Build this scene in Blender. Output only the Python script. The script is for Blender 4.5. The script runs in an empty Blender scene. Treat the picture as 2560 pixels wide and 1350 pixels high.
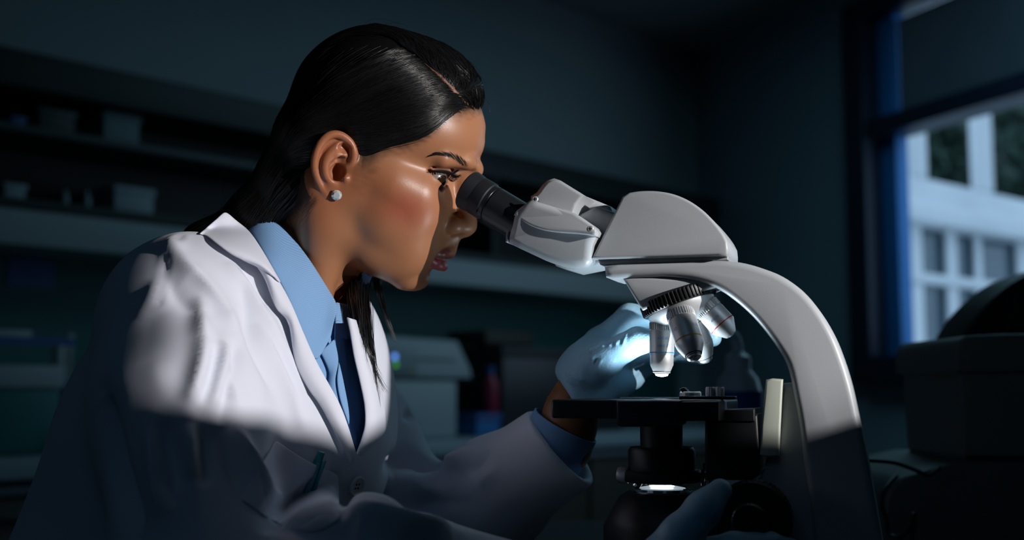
import bpy, bmesh, math, random
import numpy as np
from mathutils import Vector, Matrix, noise
from mathutils.bvhtree import BVHTree

random.seed(4)
np.random.seed(4)
SC = bpy.context.scene
COL = SC.collection
PI = math.pi

# ------------------------------------------------------------------ camera
FPX = 3000.0                               # focal length in pixels of the 2560 px frame
PITCH = math.atan(300 / FPX)
CAM = np.array([0.0, 0.0, 1.1])
C_R = np.array([1.0, 0, 0])
C_F = np.array([0, math.cos(PITCH), math.sin(PITCH)])
C_U = np.array([0, -math.sin(PITCH), math.cos(PITCH)])
cam_d = bpy.data.cameras.new('camera')
cam = bpy.data.objects.new('camera', cam_d)
COL.objects.link(cam)
cam.location = CAM
cam.rotation_euler = (PI / 2 + PITCH, 0, 0)
cam_d.sensor_width = 36.0
cam_d.lens = 36.0 * FPX / 2560
cam_d.clip_start = 0.02
cam_d.clip_end = 200
cam_d.dof.use_dof = True
cam_d.dof.focus_distance = 0.945
cam_d.dof.aperture_fstop = 4.0
SC.camera = cam

# ------------------------------------------------------------------ view and world
SC.view_settings.view_transform = 'Standard'
SC.view_settings.look = 'None'
SC.view_settings.gamma = 1.0
SC.view_settings.use_curve_mapping = False
SC.view_settings.exposure = 0.0
SC.cycles.use_denoising = True
SC.cycles.max_bounces = 6
SC.cycles.diffuse_bounces = 3
SC.cycles.glossy_bounces = 3
SC.cycles.transmission_bounces = 4
SC.cycles.sample_clamp_indirect = 4.0
SC.cycles.caustics_reflective = False
SC.cycles.caustics_refractive = False

world = bpy.data.worlds.new('sky')
SC.world = world
world.use_nodes = True
wb = world.node_tree.nodes['Background']
wb.inputs[0].default_value = (0.60, 0.79, 1.0, 1)
wb.inputs[1].default_value = 1.2


def light(name, kind, loc, target, energy, color, **kw):
    d = bpy.data.lights.new(name, kind)
    d.energy = energy
    d.color = color
    for k, v in kw.items():
        setattr(d, k, v)
    o = bpy.data.objects.new(name, d)
    COL.objects.link(o)
    o.location = loc
    o.rotation_euler = (Vector(target) - Vector(loc)).to_track_quat('-Z', 'Y').to_euler()
    return o


# the lamp on a stand to the right of the photographer; an added, unseen cutter panel (built below) trims the beam
KEY_L = Vector((1.07, 0.23, 1.43))
KEY_T = Vector((-0.015, 0.888, 1.213))
KEY = light('stand_lamp_beam', 'SPOT', KEY_L, KEY_T, 82, (1.0, 0.965, 0.945), spot_size=math.radians(26.5), spot_blend=0.5, shadow_soft_size=0.007)
# two dim area lights added overhead to fill the dark room
light('overhead_fill_light', 'AREA', (-0.6, -0.8, 2.72), (-0.6, -0.3, 0), 1.1, (0.30, 0.62, 1.0), shape='RECTANGLE', size=1.4, size_y=1.0)
light('overhead_fill_light', 'AREA', (1.25, 3.1, 2.72), (1.25, 3.1, 0), 9, (0.36, 0.76, 0.95), shape='RECTANGLE', size=1.4, size_y=1.0)

# ------------------------------------------------------------------ helpers
def ray(px, py):
    return C_F + (px - 1280) / FPX * C_R + (675 - py) / FPX * C_U


def P(px, py, Y):
    """World point that the photograph shows at (px, py), standing at world depth Y."""
    d = ray(px, py)
    return CAM + d * (Y / d[1])


def plane_hit(px, py, p0, n):
    d = ray(px, py)
    return CAM + d * (np.dot(np.asarray(p0) - CAM, n) / np.dot(d, n))


def mat(name, color, rough=0.5, metal=0.0, spec=0.5, coat=0.0, bump=None, emit=None, trans=0.0, sss=None, vary=None, sheen=0.0, aniso=0.0):
    m = bpy.data.materials.new(name)
    m.use_nodes = True
    nt = m.node_tree
    b = nt.nodes['Principled BSDF']
    b.inputs['Base Color'].default_value = (*color, 1)
    b.inputs['Roughness'].default_value = rough
    b.inputs['Metallic'].default_value = metal
    b.inputs['Specular IOR Level'].default_value = spec
    b.inputs['Coat Weight'].default_value = coat
    b.inputs['Transmission Weight'].default_value = trans
    b.inputs['Sheen Weight'].default_value = sheen
    b.inputs['Anisotropic'].default_value = aniso
    if sss:
        b.inputs['Subsurface Weight'].default_value = sss[0]
        b.inputs['Subsurface Radius'].default_value = sss[1]
        b.inputs['Subsurface Scale'].default_value = sss[2]
    if emit:
        b.inputs['Emission Color'].default_value = (*emit[0], 1)
        b.inputs['Emission Strength'].default_value = emit[1]
    tc = nt.nodes.new('ShaderNodeTexCoord')
    if vary:                                   # (scale, amount) soft mottling of the colour
        n = nt.nodes.new('ShaderNodeTexNoise')
        n.inputs['Scale'].default_value = vary[0]
        n.inputs['Detail'].default_value = 4
        nt.links.new(tc.outputs['Object'], n.inputs['Vector'])
        mx = nt.nodes.new('ShaderNodeMixRGB')
        mx.blend_type = 'MULTIPLY'
        mx.inputs[1].default_value = (*color, 1)
        rp = nt.nodes.new('ShaderNodeValToRGB')
        rp.color_ramp.elements[0].color = (1 - vary[1],) * 3 + (1,)
        rp.color_ramp.elements[0].position = 0.3
        rp.color_ramp.elements[1].position = 0.7
        nt.links.new(n.outputs['Fac'], rp.inputs[0])
        nt.links.new(rp.outputs[0], mx.inputs[2])
        mx.inputs[0].default_value = 1
        nt.links.new(mx.outputs[0], b.inputs['Base Color'])
    if bump:                                   # (scale, strength, distance)
        n = nt.nodes.new('ShaderNodeTexNoise')
        n.inputs['Scale'].default_value = bump[0]
        n.inputs['Detail'].default_value = 3
        nt.links.new(tc.outputs['Object'], n.inputs['Vector'])
        bp = nt.nodes.new('ShaderNodeBump')
        bp.inputs['Strength'].default_value = bump[1]
        bp.inputs['Distance'].default_value = bump[2]
        nt.links.new(n.outputs['Fac'], bp.inputs['Height'])
        nt.links.new(bp.outputs[0], b.inputs['Normal'])
    return m


def tag(o, label=None, cat=None, group=None, kind=None):
    if label:
        o['label'] = label
    if cat:
        o['category'] = cat
    if group:
        o['group'] = group
    if kind:
        o['kind'] = kind
    return o


def empty(name, loc, rz=0.0):
    o = bpy.data.objects.new(name, None)
    o.empty_display_size = 0.05
    COL.objects.link(o)
    o.location = loc
    o.rotation_euler = (0, 0, rz)
    return o


def link(name, me, m=None, parent=None):
    o = bpy.data.objects.new(name, me)
    COL.objects.link(o)
    if m is not None:
        me.materials.append(m)
    if parent is not None:
        o.parent = parent
    return o


def mesh_from(name, v, f, smooth=True):
    me = bpy.data.meshes.new(name)
    v = np.asarray(v, dtype=np.float32)
    if isinstance(f, np.ndarray):
        n = f.shape[1]
        me.vertices.add(len(v))
        me.vertices.foreach_set('co', v.ravel())
        me.loops.add(f.size)
        me.loops.foreach_set('vertex_index', f.astype(np.int32).ravel())
        me.polygons.add(len(f))
        me.polygons.foreach_set('loop_start', np.arange(0, f.size, n, dtype=np.int32))
        me.update(calc_edges=True)
    else:
        me.from_pydata([tuple(map(float, p)) for p in v], [], f)
    if smooth:
        me.polygons.foreach_set('use_smooth', np.ones(len(me.polygons), dtype=bool))
    me.update()
    return me


def sharp(me, ang=35):
    me.polygons.foreach_set('use_smooth', np.ones(len(me.polygons), dtype=bool))
    me.set_sharp_from_angle(angle=math.radians(ang))


def bm_mesh(name, bm, smooth=None):
    bmesh.ops.recalc_face_normals(bm, faces=bm.faces[:])
    me = bpy.data.meshes.new(name)
    bm.to_mesh(me)
    bm.free()
    if smooth:
        sharp(me, smooth)
    return me


def box_bm(bm, x0, x1, y0, y1, z0, z1, M=None):
    vs = [bm.verts.new(Vector((x, y, z)) if M is None else M @ Vector((x, y, z))) for x in (x0, x1) for y in (y0, y1) for z in (z0, z1)]
    for q in ((0, 1, 3, 2), (4, 6, 7, 5), (0, 4, 5, 1), (2, 3, 7, 6), (0, 2, 6, 4), (1, 5, 7, 3)):
        bm.faces.new([vs[i] for i in q])
    return vs


def bevel_bm(bm, w, seg=3, ang=30, edges=None):
    es = edges or [e for e in bm.edges if e.is_manifold and e.calc_face_angle(0) > math.radians(ang)]
    bmesh.ops.bevel(bm, geom=es, offset=w, segments=seg, profile=0.5, affect='EDGES', clamp_overlap=True)


def box(name, x0, x1, y0, y1, z0, z1, m, parent=None, bev=0.0, seg=3, M=None):
    bm = bmesh.new()
    box_bm(bm, x0, x1, y0, y1, z0, z1, M)
    bmesh.ops.recalc_face_normals(bm, faces=bm.faces[:])
    if bev:
        bevel_bm(bm, bev, seg)
    return link(name, bm_mesh(name, bm, 40 if bev else None), m, parent)


def prism(name, poly, y0, y1, m, parent=None, bev=0.0, seg=4, M=None, ang=20, smooth=40):
    """Polygon in local x-z extruded from y0 to y1, its two outlines rounded."""
    bm = bmesh.new()
    a = [bm.verts.new((p[0], y0, p[1])) for p in poly]
    b = [bm.verts.new((p[0], y1, p[1])) for p in poly]
    fa = bm.faces.new(a)
    fb = bm.faces.new(b[::-1])
    n = len(poly)
    for i in range(n):
        bm.faces.new((a[i], b[i], b[(i + 1) % n], a[(i + 1) % n]))
    bmesh.ops.recalc_face_normals(bm, faces=bm.faces[:])
    if bev:
        bevel_bm(bm, bev, seg, edges=list(fa.edges) + list(fb.edges))
    if M is not None:
        bmesh.ops.transform(bm, matrix=M, verts=bm.verts)
    return link(name, bm_mesh(name, bm, smooth), m, parent)


def spline(pts, n=8, closed=False):
    """Catmull-Rom through 2D/3D points."""
    p = np.asarray(pts, float)
    N = len(p)
    out = []
    rng = range(N if closed else N - 1)
    for i in rng:
        if closed:
            a, b, c, d = p[(i - 1) % N], p[i], p[(i + 1) % N], p[(i + 2) % N]
        else:
            a, b, c, d = p[max(i - 1, 0)], p[i], p[i + 1], p[min(i + 2, N - 1)]
        for k in range(n):
            t = k / n
            out.append(0.5 * (2 * b + (c - a) * t + (2 * a - 5 * b + 4 * c - d) * t * t + (3 * b - a - 3 * c + d) * t ** 3))
    if not closed:
        out.append(p[-1])
    return np.array(out)


def lathe(name, prof, m, parent=None, M=None, seg=48, smooth=30, ridges=None):
    """prof: (radius, height) pairs; revolved round local z. ridges=(count, depth, i0, i1) knurls those rings."""
    v, f = [], []
    n = len(prof)
    S = seg if ridges is None else ridges[0] * 4
    for i, (r, h) in enumerate(prof):
        for k in range(S):
            rr = r
            if ridges and ridges[2] <= i <= ridges[3] and k % 4 in (0, 1):
                rr = r - ridges[1]
            a = 2 * PI * k / S
            v.append((rr * math.cos(a), rr * math.sin(a), h))
    for i in range(n - 1):
        for k in range(S):
            k2 = (k + 1) % S
            f.append((i * S + k, i * S + k2, (i + 1) * S + k2, (i + 1) * S + k))
    if prof[0][0] > 1e-6:
        f.append(tuple(range(S))[::-1])
    if prof[-1][0] > 1e-6:
        f.append(tuple((n - 1) * S + k for k in range(S)))
    if M is not None:
        v = [M @ Vector(p) for p in v]
    me = mesh_from(name, v, f)
    sharp(me, smooth)
    return link(name, me, m, parent)


def axis_mat(a, b):
    """Matrix that puts local z along a->b with its origin at a."""
    a, b = Vector(a), Vector(b)
    q = (b - a).to_track_quat('Z', 'Y')
    return Matrix.Translation(a) @ q.to_matrix().to_4x4()


def tube_data(pts, rad, seg=8, cap=True):
    pts = np.asarray(pts, float)
    n = len(pts)
    rad = np.broadcast_to(np.asarray(rad, float), (n,))
    t = np.gradient(pts, axis=0)
    t /= np.linalg.norm(t, axis=1)[:, None] + 1e-12
    up = np.array([0, 0, 1.0]) if abs(t[0][2]) < 0.9 else np.array([1.0, 0, 0])
    u = np.cross(t[0], up)
    u /= np.linalg.norm(u)
    v, f = [], []
    for i in range(n):
        u = u - t[i] * np.dot(u, t[i])
        u /= np.linalg.norm(u) + 1e-12
        w = np.cross(t[i], u)
        for k in range(seg):
            a = 2 * PI * k / seg
            v.append(pts[i] + rad[i] * (math.cos(a) * u + math.sin(a) * w))
    for i in range(n - 1):
        for k in range(seg):
            k2 = (k + 1) % seg
            f.append((i * seg + k, i * seg + k2, (i + 1) * seg + k2, (i + 1) * seg + k))
    if cap:
        f.append(tuple(range(seg))[::-1])
        f.append(tuple((n - 1) * seg + k for k in range(seg)))
    return v, f


def tube(name, pts, rad, m, parent=None, seg=8):
    v, f = tube_data(pts, rad, seg)
    return link(name, mesh_from(name, v, f), m, parent)


# ---- smooth implicit modelling on a numpy grid
class Field:
    def __init__(s, lo, hi, h):
        s.h = h
        s.lo = np.asarray(lo, float)
        s.n = np.ceil((np.asarray(hi, float) - s.lo) / h).astype(int) + 1
        s.ax = [(s.lo[i] + h * np.arange(s.n[i])).astype(np.float32) for i in range(3)]
        s.d = np.full(s.n, 1e3, np.float32)

    def win(s, lo, hi):
        i0 = np.clip(np.floor((np.asarray(lo) - s.lo) / s.h).astype(int), 0, s.n)
        i1 = np.clip(np.ceil((np.asarray(hi) - s.lo) / s.h).astype(int) + 1, 0, s.n)
        sl = tuple(slice(a, b) for a, b in zip(i0, i1))
        g = (s.ax[0][sl[0]][:, None, None], s.ax[1][sl[1]][None, :, None], s.ax[2][sl[2]][None, None, :])
        return sl, g

    def comb(s, sl, b, k, op):
        a = s.d[sl]
        if a.size == 0:
            return
        if op == 'sub':
            b = -b
        if k <= 0:
            s.d[sl] = np.minimum(a, b) if op == 'add' else np.maximum(a, b)
            return
        if op == 'add':
            t = np.clip(0.5 + 0.5 * (a - b) / k, 0, 1)
            s.d[sl] = a + (b - a) * t - k * t * (1 - t)
        else:
            t = np.clip(0.5 - 0.5 * (a - b) / k, 0, 1)
            s.d[sl] = a + (b - a) * t + k * t * (1 - t)

    def ell(s, c, r, k=0.0, op='add', R=None):
        c, r = np.asarray(c, float), np.asarray(r, float)
        e = (r if R is None else np.full(3, r.max())) + k * 1.3 + 2 * s.h
        sl, g = s.win(c - e, c + e)
        q = [g[i] - c[i] for i in range(3)]
        if R is not None:
            q = [q[0] * R[j][0] + q[1] * R[j][1] + q[2] * R[j][2] for j in range(3)]
        k0 = np.sqrt((q[0] / r[0]) ** 2 + (q[1] / r[1]) ** 2 + (q[2] / r[2]) ** 2)
        k1 = np.sqrt((q[0] / r[0] ** 2) ** 2 + (q[1] / r[1] ** 2) ** 2 + (q[2] / r[2] ** 2) ** 2) + 1e-9
        s.comb(sl, k0 * (k0 - 1) / k1, k, op)

    def cone(s, a, b, ra, rb, k=0.0, op='add', flat=None):
        """Capsule from a to b whose radius goes from ra to rb; flat=(axis vector, factor) squashes it."""
        a, b = np.asarray(a, float), np.asarray(b, float)
        e = max(ra, rb) + k * 1.3 + 2 * s.h
        sl, g = s.win(np.minimum(a, b) - e, np.maximum(a, b) + e)
        ab = b - a
        L = float(ab @ ab) + 1e-12
        q = [g[i] - a[i] for i in range(3)]
        t = np.clip((q[0] * ab[0] + q[1] * ab[1] + q[2] * ab[2]) / L, 0, 1)
        w = [q[i] - t * ab[i] for i in range(3)]
        d2 = w[0] ** 2 + w[1] ** 2 + w[2] ** 2
        if flat is not None:
            fa, ff = np.asarray(flat[0], float), flat[1]
            dd = w[0] * fa[0] + w[1] * fa[1] + w[2] * fa[2]
            d2 = d2 + dd * dd * (ff * ff - 1)
        s.comb(sl, np.sqrt(d2) - (ra + (rb - ra) * t), k, op)

    def chain(s, pts, rad, k=0.0, op='add', flat=None):
        rad = np.broadcast_to(np.asarray(rad, float), (len(pts),))
        pts = np.asarray(pts, float)
        for i in range(len(pts) - 1):
            s.cone(pts[i], pts[i + 1], rad[i], rad[i + 1], k, op, flat)

    def smooth(s, it=1):
        for _ in range(it):
            for ax in range(3):
                d = s.d
                m = np.copy(d)
                sl = [slice(None)] * 3
                a, b, c = list(sl), list(sl), list(sl)
                a[ax], b[ax], c[ax] = slice(0, -2), slice(1, -1), slice(2, None)
                m[tuple(b)] = 0.25 * d[tuple(a)] + 0.5 * d[tuple(b)] + 0.25 * d[tuple(c)]
                s.d = m

    def sample(s, pts):
        """Trilinear value at points (n,3)."""
        q = (np.asarray(pts) - s.lo) / s.h
        q = np.clip(q, 0, s.n - 1.001)
        i = q.astype(int)
        f = q - i
        r = 0
        for dx in (0, 1):
            for dy in (0, 1):
                for dz in (0, 1):
                    w = (f[:, 0] if dx else 1 - f[:, 0]) * (f[:, 1] if dy else 1 - f[:, 1]) * (f[:, 2] if dz else 1 - f[:, 2])
                    r = r + w * s.d[i[:, 0] + dx, i[:, 1] + dy, i[:, 2] + dz]
        return r

    def mesh(s, iso=0.0):
        """Surface nets: vertices (n,3), quads (m,4)."""
        d = s.d - iso
        neg = d < 0
        nx, ny, nz = s.n
        c = np.zeros((nx - 1, ny - 1, nz - 1), np.uint8)
        for dx in (0, 1):
            for dy in (0, 1):
                for dz in (0, 1):
                    c += neg[dx:nx - 1 + dx, dy:ny - 1 + dy, dz:nz - 1 + dz]
        act = (c > 0) & (c < 8)
        idx = np.argwhere(act)
        vid = np.full(act.shape, -1, np.int64)
        vid[act] = np.arange(len(idx))
        acc = np.zeros((len(idx), 3))
        cnt = np.zeros(len(idx))
        co = [(dx, dy, dz) for dx in (0, 1) for dy in (0, 1) for dz in (0, 1)]
        val = {o: d[idx[:, 0] + o[0], idx[:, 1] + o[1], idx[:, 2] + o[2]] for o in co}
        for a in co:
            for ax in range(3):
                if a[ax]:
                    continue
                b = list(a)
                b[ax] = 1
                b = tuple(b)
                va, vb = val[a], val[b]
                m = (va < 0) != (vb < 0)
                t = va[m] / (va[m] - vb[m])
                p = np.tile(np.array(a, float), (m.sum(), 1))
                p[:, ax] = t
                acc[m] += p
                cnt[m] += 1
        v = s.lo + s.h * (idx + acc / cnt[:, None])
        F = []
        for ax in range(3):
            a1, a2 = [i for i in range(3) if i != ax]
            s0 = [slice(1, -1)] * 3
            s0[ax] = slice(0, -1)
            s1 = list(s0)
            s1[ax] = slice(1, None)
            A, B = neg[tuple(s0)], neg[tuple(s1)]
            for want in (True, False):
                e = np.argwhere((A == want) & (B != want))
                if not len(e):
                    continue
                e[:, a1] += 1
                e[:, a2] += 1
                o1 = np.zeros(3, int)
                o1[a1] = 1
                o2 = np.zeros(3, int)
                o2[a2] = 1
                q = [e - o1 - o2, e - o2, e, e - o1]
                q = [vid[i[:, 0], i[:, 1], i[:, 2]] for i in q]
                Q = np.stack(q, 1)
                flip = want if ax != 1 else not want
                F.append(Q if flip else Q[:, ::-1])
        return v, np.concatenate(F)


def relax(v, f, it=2, lam=0.5):
    n = len(v)
    e = np.concatenate([f[:, [0, 1]], f[:, [1, 2]], f[:, [2, 3]], f[:, [3, 0]]])
    e = np.concatenate([e, e[:, ::-1]])
    deg = np.bincount(e[:, 0], minlength=n)[:, None] + 1e-9
    for _ in range(it):
        s = np.stack([np.bincount(e[:, 0], v[e[:, 1], k], minlength=n) for k in range(3)], 1)
        v = v + lam * (s / deg - v)
    return v


def normals_of(v, f):
    n = np.zeros_like(v)
    fn = np.cross(v[f[:, 2]] - v[f[:, 0]], v[f[:, 3]] - v[f[:, 1]])
    for k in range(4):
        for c in range(3):
            n[:, c] += np.bincount(f[:, k], fn[:, c], minlength=len(v))
    return n / (np.linalg.norm(n, axis=1)[:, None] + 1e-12)


def seg_dist(v, line):
    """Distance of every vertex to a polyline, and the parameter 0..1 along it."""
    line = np.asarray(line, float)
    L = np.r_[0, np.cumsum(np.linalg.norm(np.diff(line, axis=0), axis=1))]
    best = np.full(len(v), 1e9)
    par = np.zeros(len(v))
    for i in range(len(line) - 1):
        ab = line[i + 1] - line[i]
        t = np.clip(((v - line[i]) @ ab) / (ab @ ab + 1e-12), 0, 1)
        d = np.linalg.norm(v - line[i] - t[:, None] * ab, axis=1)
        m = d < best
        best[m] = d[m]
        par[m] = (L[i] + t[m] * (L[i + 1] - L[i])) / L[-1]
    return best, par


def sstep(a, b, x):
    t = np.clip((x - a) / (b - a), 0, 1)
    return t * t * (3 - 2 * t)


def text_obj(name, body, size, M, m, parent=None, extrude=0.0):
    cu = bpy.data.curves.new(name, 'FONT')
    cu.body = body
    cu.size = size
    cu.align_x = 'CENTER'
    cu.align_y = 'CENTER'
    cu.extrude = extrude
    o = bpy.data.objects.new(name, cu)
    COL.objects.link(o)
    dg = bpy.context.evaluated_depsgraph_get()
    me = bpy.data.meshes.new_from_object(o.evaluated_get(dg))
    bpy.data.objects.remove(o)
    me.transform(M)
    me.name = name
    me.materials.clear()
    return link(name, me, m, parent)

# ------------------------------------------------------------------ the room
m_wall = mat('wall_paint', (0.30, 0.36, 0.38), 0.85, vary=(1.5, 0.08))
m_wall2 = mat('window_wall_paint', (0.27, 0.36, 0.42), 0.85, vary=(1.5, 0.08))
m_ceil = mat('ceiling_paint', (0.30, 0.32, 0.33), 0.9)
m_floor = mat('floor_vinyl', (0.10, 0.12, 0.12), 0.5, vary=(3, 0.2))
m_teal = mat('teal_splashback', (0.012, 0.12, 0.115), 0.6, vary=(2, 0.1))
m_darkwood = mat('dark_shelf_laminate', (0.010, 0.018, 0.018), 0.55, vary=(4, 0.2))
m_brown = mat('dark_brown_laminate', (0.035, 0.028, 0.018), 0.6)
m_pale = mat('pale_grey_laminate', (0.34, 0.38, 0.39), 0.5)
m_counter = mat('worktop_laminate', (0.30, 0.36, 0.40), 0.4)
m_frame = mat('navy_window_frame', (0.010, 0.020, 0.045), 0.45)
m_bluestrip = mat('blue_window_reveal', (0.03, 0.23, 0.62), 0.5)

A0 = np.array([0.94, 6.0, 0.0])                       # the room's far corner
WD = np.array([0.672, 0.741, 0.0]); WD /= np.linalg.norm(WD)   # along the shelf wall, towards the corner
WN = np.array([WD[1], -WD[0], 0.0])                   # out of the shelf wall, into the room
RD = np.array([0.379, -0.925, 0.0]); RD /= np.linalg.norm(RD)  # along the window wall, away from the corner
RN = np.array([RD[1], -RD[0], 0.0])                   # out of the window wall, into the room


def frame_mat(o, ax, n):
    """local x along the wall, local y INTO the wall, z up"""
    return Matrix(((ax[0], -n[0], 0, o[0]), (ax[1], -n[1], 0, o[1]), (0, 0, 1, 0), (0, 0, 0, 1)))


SM = frame_mat(A0, WD, WN)
RM = frame_mat(A0, RD, RN)


def S(px, py, off):
    """(distance along the shelf wall, height) of what stands off metres out of the shelf wall at that pixel"""
    p = plane_hit(px, py, A0 + off * WN, WN)
    return float((p - A0) @ WD), float(p[2])


def RW(px, py, off):
    p = plane_hit(px, py, A0 + off * RN, RN)
    return float((p - A0) @ RD), float(p[2])


ROOM_H = 2.8
B0 = A0 - 7.0 * WD
E0 = A0 + 8.0 * RD
C0 = np.array([-2.2, -3.0, 0])
D0 = np.array([3.2, -3.0, 0])


def slab(name, pts, z0, z1, m):
    bm = bmesh.new()
    a = [bm.verts.new((p[0], p[1], z0)) for p in pts]
    b = [bm.verts.new((p[0], p[1], z1)) for p in pts]
    bm.faces.new(a)
    bm.faces.new(b[::-1])
    for i in range(len(pts)):
        bm.faces.new((a[i], b[i], b[(i + 1) % len(pts)], a[(i + 1) % len(pts)]))
    return tag(link(name, bm_mesh(name, bm), m), kind='structure')


ring = [A0, B0, C0, D0, E0]
slab('floor', ring, -0.1, 0, m_floor)
slab('ceiling', ring, ROOM_H, ROOM_H + 0.1, m_ceil)


def wall_between(name, p, q, m):
    d = q - p
    L = np.linalg.norm(d)
    d = d / L
    n = np.array([d[1], -d[0], 0])
    if n @ (np.array([0, 0.5, 0]) - p) < 0:
        n = -n
    return slab(name, [p, q, q - 0.1 * n, p - 0.1 * n], 0, ROOM_H, m)


wall_between('wall_left', A0, B0, m_wall)
wall_between('wall_rear_left', B0, C0, m_wall)
wall_between('wall_rear', C0, D0, m_wall)
wall_between('wall_rear_right', D0, E0, m_wall)

# window wall, with its opening
wx0 = RW(2168, 600, 0)[0]
wx1 = wx0 + 1.9
wz0 = RW(2215, 925, 0)[1]
wz1 = RW(2200, 20, 0)[1]
bm = bmesh.new()
for x0, x1, z0, z1 in ((0, wx0, 0, ROOM_H), (wx1, 8.0, 0, ROOM_H), (wx0, wx1, 0, wz0), (wx0, wx1, wz1, ROOM_H)):
    box_bm(bm, x0, x1, 0, 0.12, z0, z1, RM)
tag(link('wall_right', bm_mesh('wall_right', bm), m_wall2), kind='structure')

win = tag(empty('window_1', (0, 0, 0)), 'navy framed lab window with two panes and a blue reveal', 'window', kind='structure')
tz0, tz1 = RW(2200, 345, 0)[1], RW(2200, 300, 0)[1]
fw = RW(2192, 600, 0)[0]
fwl = RW(2142, 600, 0)[0]
sb = RW(2215, 958, 0)[1]
box('jamb', fwl, fw, -0.05, 0.10, sb, wz1 + 0.05, m_frame, win, 0.004, M=RM)
box('jamb', wx1 - 0.05, wx1 + 0.04, -0.05, 0.10, sb, wz1 + 0.05, m_frame, win, 0.004, M=RM)
box('sill', fw, wx1 - 0.05, -0.07, 0.10, sb, RW(2225, 890, 0)[1], m_frame, win, 0.004, M=RM)
box('head_rail', fw, wx1 - 0.05, -0.05, 0.10, wz1 - 0.03, wz1 + 0.05, m_frame, win, 0.004, M=RM)
box('transom', fw, wx1 - 0.05, -0.045, 0.10, tz0, tz1, m_frame, win, 0.004, M=RM)
fw2 = RW(2232, 600, 0.0)[0]
box('reveal_strip', fw, fw2, 0.03, 0.09, RW(2225, 890, 0)[1], wz1 - 0.03, m_bluestrip, win, 0.003, M=RM)
mg = bpy.data.materials.new('window_glass')
mg.use_nodes = True
nt = mg.node_tree
nt.nodes.clear()
out = nt.nodes.new('ShaderNodeOutputMaterial')
mx = nt.nodes.new('ShaderNodeMixShader')
tr = nt.nodes.new('ShaderNodeBsdfTransparent')
gl = nt.nodes.new('ShaderNodeBsdfGlossy')
tr.inputs[0].default_value = (0.86, 0.93, 0.97, 1)
gl.inputs['Roughness'].default_value = 0.02
mx.inputs[0].default_value = 0.05
nt.links.new(tr.outputs[0], mx.inputs[1])
nt.links.new(gl.outputs[0], mx.inputs[2])
nt.links.new(mx.outputs[0], out.inputs[0])
box('pane', fw2, wx1 - 0.05, 0.040, 0.046, RW(2225, 890, 0)[1], tz0, mg, win, M=RM)
box('pane', fw2, wx1 - 0.05, 0.040, 0.046, tz1, wz1 - 0.03, mg, win, M=RM)
# roller blind drawn over the upper light, outside the glass
m_blind = mat('grey_blind_fabric', (0.16, 0.17, 0.18), 0.9, vary=(6, 0.15))
ntb = m_blind.node_tree
tl_ = ntb.nodes.new('ShaderNodeBsdfTranslucent')
tl_.inputs[0].default_value = (0.075, 0.082, 0.088, 1)
ad_ = ntb.nodes.new('ShaderNodeAddShader')
ntb.links.new(ntb.nodes['Principled BSDF'].outputs[0], ad_.inputs[0])
ntb.links.new(tl_.outputs[0], ad_.inputs[1])
ntb.links.new(ad_.outputs[0], ntb.nodes['Material Output'].inputs[0])
bl = tag(empty('roller_blind', tuple(RM @ Vector((fw2, 0.07, wz1)))), 'grey fabric roller blind drawn down behind the upper window pane', 'blind')
MI = Matrix.Translation(-bl.location) @ RM
box('blind_fabric', fw2 + .004, wx1 - 0.055, 0.056, 0.060, tz1 - .01, wz1 - 0.05, m_blind, bl, M=MI)
box('bottom_bar', fw2 + .004, wx1 - 0.055, 0.052, 0.066, tz1 - 0.016, tz1 + .008, m_frame, bl, 0.002, M=MI)

# daylight through the window is sampled through this opening
pc = RM @ Vector(((fw2 + wx1) / 2, 0.14, (wz0 + wz1) / 2))
pl = light('window_daylight_portal', 'AREA', pc, tuple(pc + Vector(RN)), 1, (1, 1, 1), shape='RECTANGLE', size=wx1 - fw2, size_y=wz1 - wz0)
pl.data.cycles.is_portal = True

# ------------------------------------------------------------------ outside: white building and trees
m_white = mat('white_render_wall', (0.80, 0.82, 0.84), 0.8, vary=(2, 0.12))
m_oglass = mat('dark_outside_glass', (0.05, 0.09, 0.12), 0.12, spec=0.8)
m_leaf = mat('foliage', (0.035, 0.085, 0.055), 0.8, vary=(9, 0.6))
m_bark = mat('bark', (0.06, 0.05, 0.04), 0.9)
m_ground = mat('outside_paving', (0.20, 0.22, 0.24), 0.9)
OD = np.array([0.75, 0.66, 0.0]); OD /= np.linalg.norm(OD)
ON = np.array([OD[1], -OD[0], 0.0])
OP = np.array([5.0, 9.5, 0.0])
OM = frame_mat(OP, OD, ON)


def OW(px, py, off=0.0):
    p = plane_hit(px, py, OP + off * ON, ON)
    return float((p - OP) @ OD), float(p[2])


bld = tag(empty('building', tuple(OP)), 'white building with upper gallery and tall windows seen outside the window', 'building')
MO = Matrix.Translation(-Vector(OP)) @ OM
ox0, ox1 = OW(2100, 500)[0], OW(2900, 500)[0]
zb1 = OW(2225, 425)[1]
zb0 = OW(2225, 500)[1]
zm1, zm0 = OW(2240, 672)[1], OW(2240, 700)[1]
box('floor_band', ox0, ox1, 0, 0.35, zb0, zb1, m_white, bld, 0.02, M=MO)
box('ledge', ox0, ox1, -0.10, 0.30, zb0 - 0.12, zb0 - 0.0, m_white, bld, 0.02, M=MO)
box('transom_band', ox0, ox1, 0, 0.3, zm0, zm1, m_white, bld, 0.02, M=MO)
box('plinth', ox0, ox1, -0.02, 0.4, -2.0, OW(2240, 880)[1], m_white, bld, 0.02, M=MO)
for a, b in ((2283, 2320), (2441, 2484), (2600, 2650)):
    box('upper_column', OW(a, 400)[0], OW(b, 400)[0], 0.0, 0.05, zb1, zb1 + 1.6, m_white, bld, 0.015, M=MO)
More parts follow.
